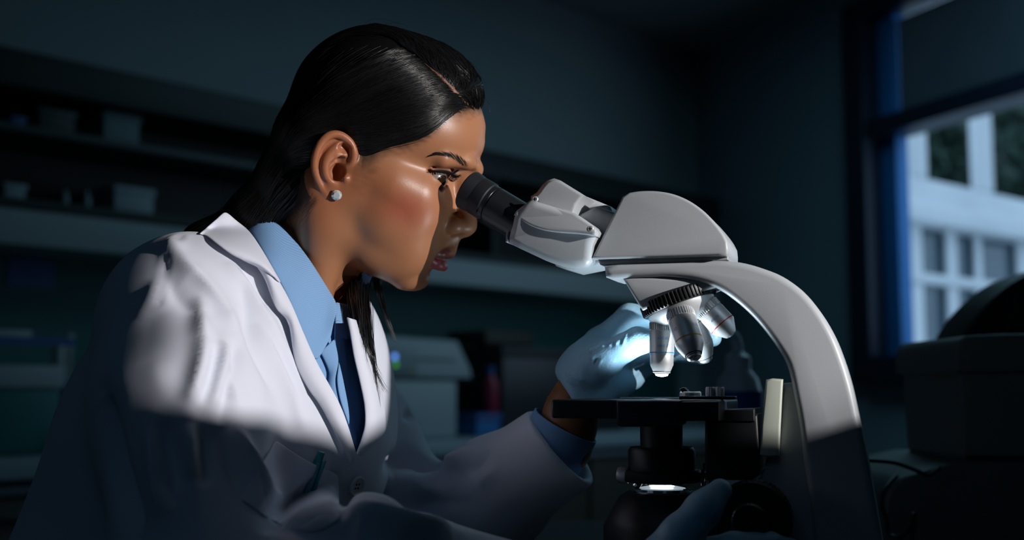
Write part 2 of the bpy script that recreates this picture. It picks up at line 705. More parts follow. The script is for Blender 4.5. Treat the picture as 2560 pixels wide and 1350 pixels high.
for a, b in ((2240, 2252), (2283, 2322), (2384, 2408), (2455, 2470), (2560, 2590)):
    box('lower_column', OW(a, 700)[0], OW(b, 700)[0], 0.03, 0.07, -2.0, zb0, m_white, bld, 0.015, M=MO)
for a, b in ((2222, 2290), (2312, 2392), (2400, 2462), (2462, 2600)):
    box('window_pane', OW(a, 700)[0], OW(b, 700)[0], 0.08, 0.10, -2.0, zb0, m_oglass, bld, M=MO)
box('wall', ox0, ox1, 0.9, 1.1, -2.0, zb0 - 0.2, m_white, bld, M=MO)
for a, b, c, d in ((2300, 2380, 590, 660), (2390, 2440, 590, 650), (2470, 2540, 560, 640)):
    box('wall_panel', OW(a, 600, -.3)[0], OW(b, 600, -.3)[0], 0.10, 0.13, OW(a, d)[1], OW(a, c)[1] - .25, m_white, bld, 0.01, M=MO)
g = slab('outside_ground', [np.array([3, 2, 0.]), np.array([3.0, 16, 0]), np.array([22, 30, 0]), np.array([22, 2, 0])], -2.1, -2.0, m_ground)


def tree(px, py, Y, r, label, seed):
    rnd = random.Random(seed)
    c = P(px, py, Y)
    t = tag(empty('tree', (c[0], c[1], -2.0)), label, 'tree', 'trees behind the white building')
    hz = c[2] + 2.0
    tube('trunk', [(0, 0, 0), (0.05, 0, hz * 0.5), (0, 0.03, hz)], [0.16, 0.12, 0.08], m_bark, t, 8)
    v, f = [], []
    for i in range(int(1500 * max(1, r))):
        d = Vector((rnd.gauss(0, 1), rnd.gauss(0, 1), rnd.gauss(0, 1))).normalized() * r * (0.35 + 0.65 * rnd.random() ** 0.5)
        q = Vector((d.x, d.y, d.z * 1.1 + hz))
        a = Vector((rnd.gauss(0, 1), rnd.gauss(0, 1), rnd.gauss(0, 1))).normalized()
        b = a.orthogonal().normalized()
        s_ = rnd.uniform(0.12, 0.24)
        k = len(v)
        v += [q - a * s_, q + b * s_ * .45, q + a * s_, q - b * s_ * .45]
        f.append((k, k + 1, k + 2, k + 3))
    link('foliage', mesh_from('foliage', v, f, False), m_leaf, t)


tree(2262, 400, 13.0, 1.0, 'dark leafy tree left of the first white upper column', 1)
tree(2430, 395, 16.0, 1.35, 'dark leafy tree between the two white upper columns', 2)
tree(2600, 420, 20.5, 2.0, 'dark leafy tree at the right edge of the window', 3)

# ------------------------------------------------------------------ shelf wall
sh_x0, sh_x1 = S(-420, 300, .3)[0], S(1800, 505, .3)[0]
shelf = tag(empty('shelf_unit', tuple(SM @ Vector((S(700, 300, .3)[0], -0.15, S(0, 515, .3)[1])))), 'long dark wall mounted open shelf with two levels and pale lower rail', 'shelf')
MS = Matrix.Translation(-shelf.location) @ SM
zt = S(0, 112, .3)[1]
zmid = S(0, 300, .3)[1]
zbot = S(0, 512, .3)[1]
zrail = S(0, 606, .3)[1]
box('back_panel', sh_x0, sh_x1, -0.02, 0.0, zbot, zt, m_darkwood, shelf, M=MS)
box('top_board', sh_x0, sh_x1, -0.30, -0.02, zt - 0.10, zt, m_darkwood, shelf, 0.003, M=MS)
m_edge = mat('shelf_edge_laminate', (0.028, 0.045, 0.045), 0.5)
box('shelf_board', sh_x0, sh_x1, -0.30, -0.02, zmid - 0.022, zmid, m_edge, shelf, 0.002, M=MS)
box('bottom_board', sh_x0, sh_x1, -0.30, -0.02, zbot, zbot + 0.025, m_darkwood, shelf, 0.002, M=MS)
box('lower_rail', sh_x0, sh_x1, -0.29, -0.0, zrail, zbot, m_pale, shelf, 0.004, M=MS)
for px in (-300, 1240, 1790):
    x = S(px, 400, .3)[0]
    box('upright', x - .012, x + .012, -0.295, -0.02, zbot + .025, zt - .1, m_darkwood, shelf, 0.002, M=MS)
sz1 = zrail
counter_z = S(0, 1150, .6)[1]
bx = tag(box("wall_panel", sh_x0, sh_x1 + 0.05, -0.012, 0.0, counter_z - .05, zrail, m_teal, M=SM), kind='structure')
bx.name = 'trim_1'


def shelf_box(name, label, cat, a, b, off, depth, m, z=None, bev=0.004, group=None):
    """box whose front face spans photo points a (top left) and b (bottom right) at off from the shelf wall"""
    x0, z1 = S(a[0], a[1], off)
    x1, z0 = S(b[0], b[1], off)
    if z is not None:
        z1 += z - z0
        z0 = z
    c = SM @ Vector(((x0 + x1) / 2, -off + depth / 2, z0))
    o = box(name, x0 - (x0 + x1) / 2, x1 - (x0 + x1) / 2, -depth / 2, depth / 2, 0, z1 - z0, m, None, bev, M=SM.to_3x3().to_4x4())
    o.location = c
    return tag(o, label, cat, group)


m_card = mat('pale_cardboard', (0.17, 0.24, 0.25), 0.8)
m_card2 = mat('white_plastic_tub', (0.26, 0.32, 0.35), 0.5)
m_bluep = mat('dark_blue_plastic', (0.03, 0.09, 0.28), 0.45)
m_black = mat('black_plastic', (0.012, 0.014, 0.016), 0.4)


def with_lid(o, m, frac=0.22, grow=0.004, name='lid'):
    """a lid on a box-shaped thing, as its part"""
    bb = [Vector(c) for c in o.data.vertices.data.vertices] if False else None
    co = np.array([v.co[:] for v in o.data.vertices])
    R3 = np.array(SM.to_3x3())
    l = co @ R3
    lo, hi = l.min(0), l.max(0)
    return box(name, lo[0] - grow, hi[0] + grow, lo[1] - grow, hi[1] + grow, hi[2] - (hi[2] - lo[2]) * frac, hi[2] + grow, m, o, 0.003, M=SM.to_3x3().to_4x4())


zs1, zs2 = zmid + 0.0005, zbot + 0.0255
o = shelf_box('storage_box', 'pale grey storage box on the upper level of the dark shelf', 'box', (262, 246), (349, 336), .25, .2, m_card, zs1)
with_lid(o, m_card)
o = shelf_box('storage_box', 'pale square box on the lower level of the dark shelf', 'box', (288, 428), (385, 505), .25, .2, m_card2, zs2)
with_lid(o, m_card2)
o = shelf_box('plastic_tub', 'small white tub with blue lid at the left end of the lower shelf', 'tub', (14, 402), (66, 446), .25, .12, m_card2, zs2)
with_lid(o, m_card2, 0.3)
o = shelf_box('carton', 'small dark blue carton on the upper level at the left end of the shelf', 'box', (26, 352), (60, 380), .25, .12, m_bluep, zs1)
with_lid(o, m_bluep, 0.3)
o = shelf_box('instrument_case', 'dim dark grey case on the upper shelf left of the pale box', 'case', (100, 215), (190, 290), .24, .2, m_darkwood, zs1)
with_lid(o, m_edge, 0.2)


def bottle(name, label, px, py0, py1, wpx, m, mc, z, off=.22, group=None, capf=.18, cat='bottle'):
    x0, z1 = S(px - wpx / 2, py0, off)
    x1, z0 = S(px + wpx / 2, py1, off)
    r = (x1 - x0) / 2 * 0.74
    h = z1 - z0
    o = lathe(name, [(0, 0), (r * .92, 0), (r, h * .03), (r, h * .6), (r * .9, h * .7), (r * .45, h * (1 - capf)), (r * .42, h * (1 - capf * .6)), (0, h * (1 - capf * .6))], m, None, seg=24)
    o.location = SM @ Vector(((x0 + x1) / 2, -off, z))
    lathe('cap', [(0, h * (1 - capf)), (r * .52, h * (1 - capf)), (r * .52, h * .99), (r * .48, h), (0, h)], mc, o, seg=24)
    return tag(o, label, cat, group)


bottle('small_bottle', 'small pale bottle on the lower shelf, the left of two', 164, 440, 486, 22, m_card2, m_pale, zs2)
bottle('small_bottle', 'small pale bottle on the lower shelf, the right of two', 218, 446, 496, 24, m_card2, m_pale, zs2)

# worktop with base cabinets
cab = tag(empty('base_cabinet', tuple(SM @ Vector((S(300, 1150, .6)[0], -0.3, 0)))), 'dark brown base cabinet run under the pale worktop', 'cabinet')
MC = Matrix.Translation(-cab.location) @ SM
zc1 = S(0, 1202, .6)[1]
zd1, zd0 = S(0, 1218, .6)[1], S(0, 1242, .6)[1]
box('carcass', sh_x0, -0.02, -0.55, -0.012, 0.0, zc1, m_brown, cab, M=MC)
box('drawer_rail', sh_x0, -0.02, -0.585, -0.55, zd0, zd1, m_counter, cab, 0.003, M=MC)
xs = np.arange(sh_x0 + .02, -0.6, 0.62)
for x in xs:
    d = box('door', x, x + .6, -0.575, -0.55, 0.08, zd0 - 0.01, m_brown, cab, 0.003, M=MC)
    box('handle', x + .25, x + .35, -0.595, -0.575, zd0 - .06, zd0 - .045, m_black, d, 0.003, M=MC)
wt = box('worktop', sh_x0, -0.32, -0.62, -0.012, zc1, counter_z, m_counter, None, 0.004, M=SM)
tag(wt, 'long pale grey laminate worktop below the dark shelf', 'worktop')
CZ = counter_z + 0.0005

# things standing on the worktop
m_tealp = mat('teal_plastic', (0.012, 0.14, 0.135), 0.5)
m_glassy = mat('pale_glassware', (0.30, 0.36, 0.40), 0.15, spec=0.8)
o = shelf_box('cool_box', 'teal plastic bench box with pale lid at the left edge', 'box', (-60, 905), (146, 1120), .45, .3, m_tealp, CZ, 0.012)
with_lid(o, m_pale, .22, .008)
box('seam', -.14, .14, -.155, -.150, .27, .29, m_bluep, o, M=SM.to_3x3().to_4x4())
sticker = mat('orange_sticker', (0.45, 0.12, 0.02), 0.6)
m_redp = mat('dark_red_plastic', (0.30, 0.02, 0.05), 0.4)


def flask(label, px, py0, py1, wpx, off, m, group):
    x0, z1 = S(px - wpx / 2, py0, off)
    x1, z0 = S(px + wpx / 2, py1, off)
    r, h = (x1 - x0) / 2 * .74, z1 - z0
    o = lathe('flask', [(0, 0), (r, 0), (r, h * .08), (r * .3, h * .62), (r * .28, h * .95), (r * .36, h), (r * .26, h * .98), (r * .24, h * .6)], m, None, seg=28)
    o.location = SM @ Vector(((x0 + x1) / 2, -off, CZ))
    tag(o, label, 'flask', group)


flask('conical glass flask beside the teal box', 168, 1000, 1122, 46, .40, m_glassy, None)
flask('small glass flask half hidden behind the lab coat', 188, 1060, 1135, 44, .50, m_glassy, None)
st = tag(empty('pipette_stand', tuple(SM @ Vector((S(190, 1100, .3)[0], -0.28, CZ)))), 'grey pipette stand with blue clamp behind the teal box', 'stand')
MT = Matrix.Translation(-st.location) @ SM
x_, h_ = S(168, 835, .28)
box('base_plate', x_ - .06, x_ + .12, -.36, -.20, CZ, CZ + .015, m_black, st, .003, M=MT)
box('post', x_ - .01, x_ + .012, -.30, -.278, CZ + .015, h_, m_pale, st, .003, M=MT)
x2 = S(178, 835, .28)[0]
zb = S(178, 985, .28)[1]
box('clamp', x_ - .02, x2 + .05, -.31, -.26, zb, zb + .035, m_bluep, st, .006, M=MT)


def pipette(label, px, top, bot, w, m):
    x0, z1 = S(px, top, .27)
    z0 = S(px, bot, .27)[1]
    o = lathe('pipette', [(0, 0), (w * .25, .0), (w * .5, (z1 - z0) * .3), (w, (z1 - z0) * .45), (w, (z1 - z0) * .86), (w * .6, (z1 - z0) * .93), (w * .6, z1 - z0), (0, z1 - z0)], m, None, seg=16)
    o.location = SM @ Vector((x0, -.335, z0))
    tag(o, label, 'pipette', 'pipettes in the stand')


pipette('grey pipette with slim top standing behind the teal box', 118, 845, 1000, .016, m_pale)
pipette('pale pipette just left of the lab coat sleeve', 214, 835, 1000, .014, m_pale)
pipette('tall pipette touching the outline of the lab coat', 232, 870, 1010, .014, m_glassy)
shelf_box('tube_rack', 'low grey tube rack lying on the teal box lid', 'rack', (-40, 895), (78, 930), .42, .12, m_pale, CZ + .275, .004)
nb = tag(empty('notice', tuple(SM @ Vector((S(78, 680, .02)[0], -0.012, S(78, 720, .02)[1])))), 'dark blue notice pinned on the teal wall at the left', 'notice')
MN = Matrix.Translation(-nb.location) @ SM
a_, b_ = S(22, 645, .02), S(138, 722, .02)
box('sheet', a_[0], b_[0], -.016, -.0125, b_[1], a_[1], m_bluep, nb, M=MN)

# white bench analyser with its lamps
an = tag(empty('bench_analyser', tuple(SM @ Vector((S(1050, 1080, .45)[0], -0.3, CZ)))), 'white bench analyser with sloping lid and blue and green lamps', 'analyser')
MA = Matrix.Translation(-an.location) @ SM
m_anw = mat('analyser_white', (0.36, 0.40, 0.42), 0.45)
ax0, ax1 = S(880, 950, .5)[0], S(1150, 950, .5)[0]
ax1b = S(1178, 950, .5)[0]
z_top, z_seam = S(1100, 850, .5)[1], S(1100, 950, .5)[1]
box('body', ax0, ax1 - .01, -.5, -.12, CZ, z_seam, m_anw, an, .012, M=MA)
zz = z_top - z_seam
prism('lid', [(ax0, z_seam + .004), (ax1b, z_seam + .004), (ax1b - .01, z_seam + zz * .3), (ax1 - .02, z_top), (ax0, z_top + .01)], -.51, -.12, m_anw, an, .012, M=MA)
prism('lid_grip', [(ax0 + .2, z_seam + zz * .52), (ax1 - .03, z_seam + zz * .50), (ax1 - .03, z_seam + zz * .6), (ax0 + .2, z_seam + zz * .62)], -.518, -.508, m_pale, an, .002, M=MA)
m_panel = mat('analyser_panel', (0.20, 0.25, 0.28), 0.4)
px0, pz1 = S(955, 870, .51)
px1, pz0 = S(1040, 935, .51)
pn = box('control_panel', px0, px1, -.516, -.508, pz0, pz1, m_panel, an, .002, M=MA)


def lamp_dot(name, px, py, r, col, s):
    m = mat(name + '_glow', tuple(c * .2 for c in col), .4, emit=(col, s))
    x, z = S(px, py, .52)
    c = MA @ Vector((x, -.516, z))
    lathe(name, [(0, 0), (r, 0), (r, .003), (r * .7, .006), (0, .007)], m, pn, axis_mat(c, c + Vector(WN)), 20)


lamp_dot('blue_lamp', 988, 892, .0085, (0.14, 0.32, 1.0), 1.5)
lamp_dot('green_lamp', 990, 911, .0085, (0.10, 0.65, 0.01), .5)
lamp_dot('yellow_lamp', 1030, 926, .006, (0.35, 0.42, 0.06), 0.10)

# right of the analyser
bottle('reagent_bottle', 'dark red reagent bottle right of the white analyser', 1226, 892, 1010, 36, m_redp, m_bluep, CZ + .09, .40)
o = shelf_box('pipette_tip_box', 'blue pipette tip box under the dark red bottle', 'box', (1192, 1030), (1252, 1082), .46, .14, mat('tip_box_blue', (0.02, 0.16, 0.42), .4), CZ, .006)
with_lid(o, m_bluep, .3)
bt = bpy.data.objects['reagent_bottle']
bt.location.z = o.location.z + (S(1192, 1030, .46)[1] - S(1192, 1082, .46)[1]) + .006
o = shelf_box('incubator', 'black boxy incubator on the worktop behind the gloved hand', 'incubator', (1255, 868), (1560, 1076), .42, .3, m_black, CZ, .01)
with_lid(o, m_darkwood, .12)
o = shelf_box('carton', 'flat dark carton lying on the black incubator', 'box', (1215, 825), (1335, 865), .34, .2, m_brown, o.location.z + .325, .004)

# ------------------------------------------------------------------ the stand lamp and an unseen cutter panel added to trim its beam
kn_ = (KEY_T - KEY_L).normalized()
kr_ = kn_.cross(Vector((0, 0, 1))).normalized()
ku_ = kr_.cross(kn_)
lamp = tag(empty('stand_lamp', (KEY_L.x, KEY_L.y, 0)), 'black stand lamp to the right of the photographer lighting the woman', 'lamp')
LM = Matrix.Translation(-lamp.location)
hl = KEY_L - kn_ * .16
lathe('lamp_head', [(0, 0), (.03, 0), (.035, .02), (.04, .08), (.055, .125), (.057, .125), (.042, .08), (.037, .02), (.03, .004), (0, .004)], m_black, lamp, LM @ axis_mat(hl, KEY_L), 32)
tube('pole', [(hl.x - KEY_L.x, hl.y - KEY_L.y, .03), (hl.x - KEY_L.x, hl.y - KEY_L.y, 1.2), (hl.x - KEY_L.x, hl.y - KEY_L.y, hl.z - .03)], .011, m_black, lamp, 12)
for k in range(3):
    a = 2 * PI * k / 3
    tube('leg', [(hl.x - KEY_L.x, hl.y - KEY_L.y, .25), (hl.x - KEY_L.x + .3 * math.cos(a), hl.y - KEY_L.y + .3 * math.sin(a), .008)], .008, m_black, lamp, 8)
DC = .60
cc = KEY_L + kn_ * DC
cut_o = tag(empty('cutter_panel', (cc.x, cc.y, 0)), 'added black cutter panel out of view, shaped to trim the lamp beam', 'panel')
CM = Matrix.Translation(-cut_o.location) @ Matrix(((kr_.x, kn_.x, ku_.x, cc.x), (kr_.y, kn_.y, ku_.y, cc.y), (kr_.z, kn_.z, ku_.z, cc.z), (0, 0, 0, 1)))
# the card's inner edge: where the beam has to stop on the sleeve, the coat front and the microscope arm (world points)
stop = [(-.262, .885, 1.25), (-.260, .861, 1.185), (-.253, .842, 1.163), (-.248, .824, 1.134), (-.237, .797, 1.112), (-.230, .796, 1.097), (-.212, .799, 1.088), (-.184, .818, 1.081), (-.169, .881, 1.075),
        (-.147, .909, 1.067), (-.129, .930, 1.059), (-.111, .958, 1.068), (-.104, .982, 1.073)]
for px, py, Y in ((1510, 697, .925), (1590, 694, .918), (1725, 699, .905), (1780, 716, .900), (1825, 744, .895), (1868, 780, .892), (1905, 820, .888), (1942, 870, .885), (1968, 917, .882), (1985, 985, .880), (1996, 1045, .878), (2300, 1000, .84)):
    stop.append(tuple(P(px, py, Y)))
uv = []
for q in stop:
    d = Vector(q) - KEY_L
    uv.append((d.dot(kr_) / d.dot(kn_), d.dot(ku_) / d.dot(kn_)))
pts = [(-.52, .36), (uv[0][0] + .004, .36)] + uv + [(.32, uv[-1][1]), (.32, -.40), (-.52, -.40)]
prism('black_card', [(a * DC, b * DC) for a, b in pts], 0, .004, m_black, cut_o, M=CM, smooth=None)
pb = CM @ Vector((-.02, 0, -.35 * DC))
tube('pole', [(pb.x, pb.y, 0.03), (pb.x, pb.y, .5), (pb.x, pb.y, pb.z + .05)], .009, m_black, cut_o, 10)
lathe('base', [(0, 0), (.16, 0), (.16, .015), (.02, .03), (0, .03)], m_black, cut_o, Matrix.Translation((pb.x, pb.y, 0)), 32)

# ------------------------------------------------------------------ bench in front
m_bench = mat('dark_bench_top', (0.020, 0.024, 0.027), 0.35)
BENCH_Z = 0.915
bench = tag(empty('lab_bench', (0.55, 1.2, 0)), 'dark lab bench that carries the microscope', 'bench')
box('bench_top', -0.56, 0.85, -0.42, 0.55, BENCH_Z - 0.035, BENCH_Z, m_bench, bench, 0.004)
for x in (-0.50, 0.78):
    for y in (-0.36, 0.49):
        box('leg', x - .025, x + .025, y - .025, y + .025, 0, BENCH_Z - .035, m_black, bench, 0.003)

# ------------------------------------------------------------------ microscope
m_grey = mat('microscope_enamel', (0.43, 0.455, 0.48), 0.38, bump=(900, 0.10, 0.0004), spec=0.4)
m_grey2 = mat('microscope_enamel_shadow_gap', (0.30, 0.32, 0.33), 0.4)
m_blk = mat('microscope_black', (0.010, 0.011, 0.013), 0.42, spec=0.4)
m_blks = mat('microscope_satin_black', (0.011, 0.013, 0.016), 0.42, spec=0.4)
m_rub = mat('eyecup_rubber', (0.012, 0.014, 0.018), 0.6, spec=0.4)
m_chrome = mat('chrome', (0.80, 0.82, 0.84), 0.12, metal=1.0)
m_satin = mat('satin_chrome', (0.74, 0.76, 0.78), 0.40, metal=0.5, spec=0.6)
m_darkm = mat('dark_metal', (0.05, 0.055, 0.06), 0.3, metal=0.9)
m_cream = mat('cream_plastic', (0.50, 0.54, 0.46), 0.45)
m_lens = mat('lens_glass', (0.75, 0.85, 0.95), 0.03, spec=1.0, coat=1.0)
m_red = mat('red_ring', (0.55, 0.02, 0.02), 0.4)
m_yel = mat('yellow_ring', (0.75, 0.42, 0.02), 0.4)
m_blu = mat('blue_ring', (0.05, 0.32, 0.62), 0.4)
m_ink = mat('engraved_blue_ink', (0.05, 0.20, 0.50), 0.5)
m_slide = mat('slide_glass', (0.55, 0.66, 0.72), 0.08, spec=0.8, coat=0.5)
m_fieldlens = mat('lit_field_lens', (0.9, 0.95, 1.0), 0.2, emit=((0.80, 0.92, 1.0), 9.0))

MTH = math.radians(17)
MX = np.array([math.cos(MTH), -math.sin(MTH), 0])
MV = np.array([math.sin(MTH), math.cos(MTH), 0])
MO_ = P(1652, 988, 0.95)
MBASE = np.array([MO_[0], MO_[1], BENCH_Z])
scope = tag(empty('microscope', tuple(MBASE), -MTH), 'pale grey binocular microscope with four silver objectives and black stage', 'microscope')


def U(px, py, v=0.0):
    """photo point on the microscope's own upright plane v metres behind its middle -> (x, z) in its frame"""
    p = plane_hit(px, py, MBASE + v * MV, MV) - MBASE
    return float(p @ MX), float(p[2])


def UL(pts, v):
    return [U(a, b, v) for a, b in pts]


# --- arm: one curved limb, rounded section
VA = -0.027
outer = [(1508, 662), (1545, 657), (1600, 655), (1700, 652), (1790, 649), (1850, 655), (1900, 668), (1955, 690), (2008, 728), (2050, 778), (2085, 838),
         (2110, 900), (2130, 965), (2147, 1040), (2168, 1140), (2190, 1260), (2214, 1400), (2235, 1520)]
inner = [(2050, 1520), (2040, 1400), (2026, 1260), (2010, 1160), (1998, 1060), (1985, 990), (1968, 915), (1942, 868), (1905, 818), (1868, 778), (1825, 742), (1780, 714),
         (1725, 697), (1660, 690), (1590, 692), (1530, 697), (1512, 692)]
o_s = spline(outer[3:], 4)
i_s = spline(inner[:14], 4)
poly = UL(outer[:3] + [tuple(p) for p in o_s] + [tuple(p) for p in i_s] + inner[14:], VA)
prism('arm', poly, VA, 0.027, m_grey, scope, 0.0065, 5, smooth=50)

for (a, b), hw in (((1532, 691), .0052), ((1608, 690), .0068)):
    x_, z_ = U(a, b, -.018)
    lathe('screw_cap', [(0, -.004), (hw * .6, -.0035), (hw * .9, -.002), (hw, 0), (hw, .003), (0, .003)], m_grey, scope, Matrix.Translation((x_, -.0195, z_ + .0032)), 32, 60)

# --- foot, column and lamp housing
zf = 0.0
box('foot', U(1440, 1350, 0)[0], U(2260, 1350, 0)[0], -0.075, 0.075, 0.0, 0.030, m_grey, scope, 0.010, 4)
cx0, cz0 = U(1962, 958, 0.01)
col_pts = UL([(1958, 958), (1990, 956), (2080, 1200), (2120, 1520), (1868, 1520), (1872, 1212), (1905, 1192), (1935, 1100)], 0.0)
prism('column', col_pts, -0.018, 0.024, m_grey, scope, 0.004, 3)
ox = 0.0
zl = U(1652, 1216, 0)[1]
lathe('lamp_housing', [(0.046, 0.030), (0.046, zl - .03), (0.042, zl - .022), (0.034, zl - .008), (0.0275, zl - .004), (0.0235, zl - .004), (0.0225, zl - .008), (0, zl - .008)], m_blks, scope, seg=48)
ll = lathe('field_lens', [(0.0, zl + 0.0006), (0.012, zl + .0002), (0.0182, zl - .001), (0.0182, zl - .006), (0, zl - .006)], mat('frosted_field_lens', (.75, .85, .9), .25, emit=((.75, .9, 1.0), .35)), scope)
lathe('lamp_core', [(0, zl + .0014), (.007, zl + .0011), (.0098, zl + .0004), (.0098, zl - .001), (0, zl - .001)], m_fieldlens, ll)
lathe('lens_rim', [(0.0225, zl - .009), (0.0225, zl - .0015), (0.0205, zl - .0008), (0.019, zl - .0015), (0.0186, zl - .006)], m_chrome, scope)
LAMP_Z = zl

# --- substage: condenser, its mount and screws
za = U(1652, 1056, 0)[1]
zb_ = U(1652, 1117, 0)[1]
zc_ = U(1652, 1177, 0)[1]
zd_ = U(1652, 1203, 0)[1]
lathe('condenser_tube', [(0.0165, zb_ - .004), (0.0168, za + .015)], m_blk, scope)
lathe('condenser_body', [(0.0175, zc_ + .001), (0.0262, zc_ + .001), (0.0262, zb_ - .003), (0.0245, zb_), (0.0165, zb_)], m_blks, scope)
lathe('condenser_ring', [(0.022, zd_), (0.0305, zd_), (0.0315, zd_ + .002), (0.0315, zc_ - .001), (0.03, zc_ + .001), (0.0175, zc_ + .001)], m_blk, scope)
lathe('filter_holder_rim', [(0.0175, zd_ - .0016), (0.0195, zd_ - .0016), (0.0198, zd_ - .0010), (0.0192, zd_ + .0005), (0.0175, zd_ + .0005)], m_chrome, scope)
k0 = U(1590, 1190, -0.012)
k1 = U(1545, 1187, -0.012)
lathe('centring_screw', [(0, 0), (.003, 0), (.003, .005), (.0062, .006), (.0066, .012), (.0055, .0145), (0, .015)], m_satin, scope, axis_mat((k0[0], -.012, k0[1]), (k1[0], -.012, k1[1])), 24, ridges=None)
k0 = U(1600, 1205, -0.02)
lathe('clamp_screw', [(0, 0), (.0028, 0), (.0032, .004), (0.002, .006), (0, .0065)], m_chrome, scope, axis_mat((k0[0], -.02, k0[1]), (k0[0] - .01, -.026, k0[1] - .009)), 16)
r0 = U(1765, 1215, -.018)
r1 = U(1768, 1160, -.018)
tube('condenser_lever', [(r0[0], -.018, r0[1]), (r0[0] + .001, -.018, (r0[1] + r1[1]) / 2), (r1[0] - .002, -.016, r1[1])], [.0016, .002, .0022], m_chrome, scope)
bk = UL([(1752, 1175), (1790, 1175), (1790, 1215), (1752, 1215)], -0.012)
prism('lever_block', bk, -.012, .0, m_darkm, scope, .001)

# --- stage
zt0, zt1 = U(1600, 1047, -.06)[1], U(1600, 999, -.062)[1]
sx0, sx1 = U(1377, 1020, -.062)[0], U(1797, 1020, -.062)[0]
bm = bmesh.new()
N_ = 40
hole = [(0.014 * math.cos(2 * PI * k / N_), 0.014 * math.sin(2 * PI * k / N_)) for k in range(N_)]
rect = []
for k in range(N_):
    a = 2 * PI * k / N_
    c_, s_ = math.cos(a), math.sin(a)
    t = min((sx1 if c_ > 0 else -sx0) / max(abs(c_), 1e-6), 0.062 / max(abs(s_), 1e-6))
    rect.append((t * c_, t * s_))
for cxr, cyr in ((sx1, .062), (sx1, -.062), (sx0, .062), (sx0, -.062)):
    j = min(range(N_), key=lambda i: (rect[i][0] - cxr) ** 2 + (rect[i][1] - cyr) ** 2)
    rect[j] = (cxr, cyr)
V_ = {}
for nm, ringp in (('h', hole), ('r', rect)):
    for z, zz_ in (('t', zt1), ('b', zt0)):
        V_[nm + z] = [bm.verts.new((x, y, zz_)) for x, y in ringp]
for k in range(N_):
    j = (k + 1) % N_
    bm.faces.new((V_['ht'][k], V_['rt'][k], V_['rt'][j], V_['ht'][j]))
    bm.faces.new((V_['hb'][k], V_['hb'][j], V_['rb'][j], V_['rb'][k]))
    bm.faces.new((V_['ht'][k], V_['ht'][j], V_['hb'][j], V_['hb'][k]))
    bm.faces.new((V_['rt'][k], V_['rb'][k], V_['rb'][j], V_['rt'][j]))
bmesh.ops.recalc_face_normals(bm, faces=bm.faces[:])
es = [e for e in bm.edges if e.is_manifold and e.calc_face_angle(0) > 0.8 and min(v.co.to_2d().length for v in e.verts) > .02]
bevel_bm(bm, 0.0022, 3, edges=es)
stage = link('stage', bm_mesh('stage', bm, 40), m_blks, scope)
fp = UL([(1540, 1001), (1702, 1001), (1702, 1060), (1690, 1067), (1552, 1067), (1540, 1062)], -.068)
prism('front_plate', fp, -.068, -.040, m_blks, stage, .0022)
fp = UL([(1702, 1004), (1797, 1003), (1797, 1052), (1702, 1053)], -.065)
prism('side_plate', fp, -.0645, -.03, m_blks, stage, .0015)
bp_ = UL([(1810, 1023), (1896, 1020), (1896, 1052), (1810, 1052)], 0.0)
prism('stage_bracket', bp_, -.028, .03, m_blk, scope, .0015)
fb = UL([(1764, 1050), (1896, 1035), (1902, 1120), (1900, 1180), (1880, 1200), (1764, 1200)], -.02)
prism('focus_block', fb, -.026, .028, m_blk, scope, .003)

# slide, clip and knobs on the stage
za_ = zt1
sl0, sl1 = U(1560, 987, 0)[0], U(1712, 987, 0)[0]
slide = box('glass_slide', -0.030, 0.030, -0.013, 0.013, za_ + .0004, za_ + .0014, m_slide, scope, .0002)
clip = prism('slide_clip', UL([(1700, 972), (1712, 968), (1720, 976), (1728, 990), (1718, 992), (1710, 984)], -.02), -.024, -.014, m_darkm, scope, .0006)
x_, z_ = U(1726, 978, -.018)
lathe('clip_disc', [(0, 0), (.0078, 0), (.0082, .0008), (.0082, .0045), (.0074, .0055), (0, .0055)], m_satin, clip, Matrix.Translation((x_, -.018, za_ + .0005)), 32)
box('slide_guide', U(1700, 990, -.03)[0], U(1840, 990, -.03)[0], -.036, -.024, za_, za_ + .0025, m_darkm, scope, .0006)
for a in (1776, 1799):
    x_, z_ = U(a, 980, -.03)
    lathe('guide_screw', [(0, 0), (.0033, 0), (.0036, .0008), (.0036, .0062), (.003, .0072), (0, .0072)], m_satin, scope, Matrix.Translation((x_, -.030, za_ + .0022)), ridges=(16, .0004, 2, 3))

# cream cover plate and cord at the back of the stage
cp = UL([(1915, 950), (1932, 946), (1958, 948), (1956, 975), (1947, 1140), (1920, 1142), (1900, 1138), (1904, 1060), (1912, 980)], -.024)
prism('cream_cover_plate', cp, -.026, -.016, m_cream, scope, .0018)
cd = [U(1955, 960, -.02), U(1962, 1040, -.02), U(1955, 1120, -.02), U(1935, 1155, -.02), U(1908, 1175, -.02), U(1885, 1190, -.02)]
tube('cord', [(p[0], -.016, p[1]) for p in spline(cd, 6)], .0016, m_cream, scope)

# coarse and fine focus knob (near side)
fk = U(1880, 1300, -.05)
ky = -.030
Mk = axis_mat((fk[0], -.020, fk[1]), (fk[0], -.10, fk[1]))
kn = lathe('focus_knob', [(0, 0), (.012, 0), (.012, .010), (.0265, .012), (.0285, .014), (.0285, .030), (.0265, .032), (.016, .032), (0.016, .033), (0, .033)], m_blk, scope, Mk, ridges=(48, .0006, 4, 5))
lathe('fine_knob', [(0, .033), (.013, .033), (.0135, .034), (.0135, .045), (.012, .047), (0, .047)], m_blks, kn, Mk, ridges=(32, .0005, 2, 3))

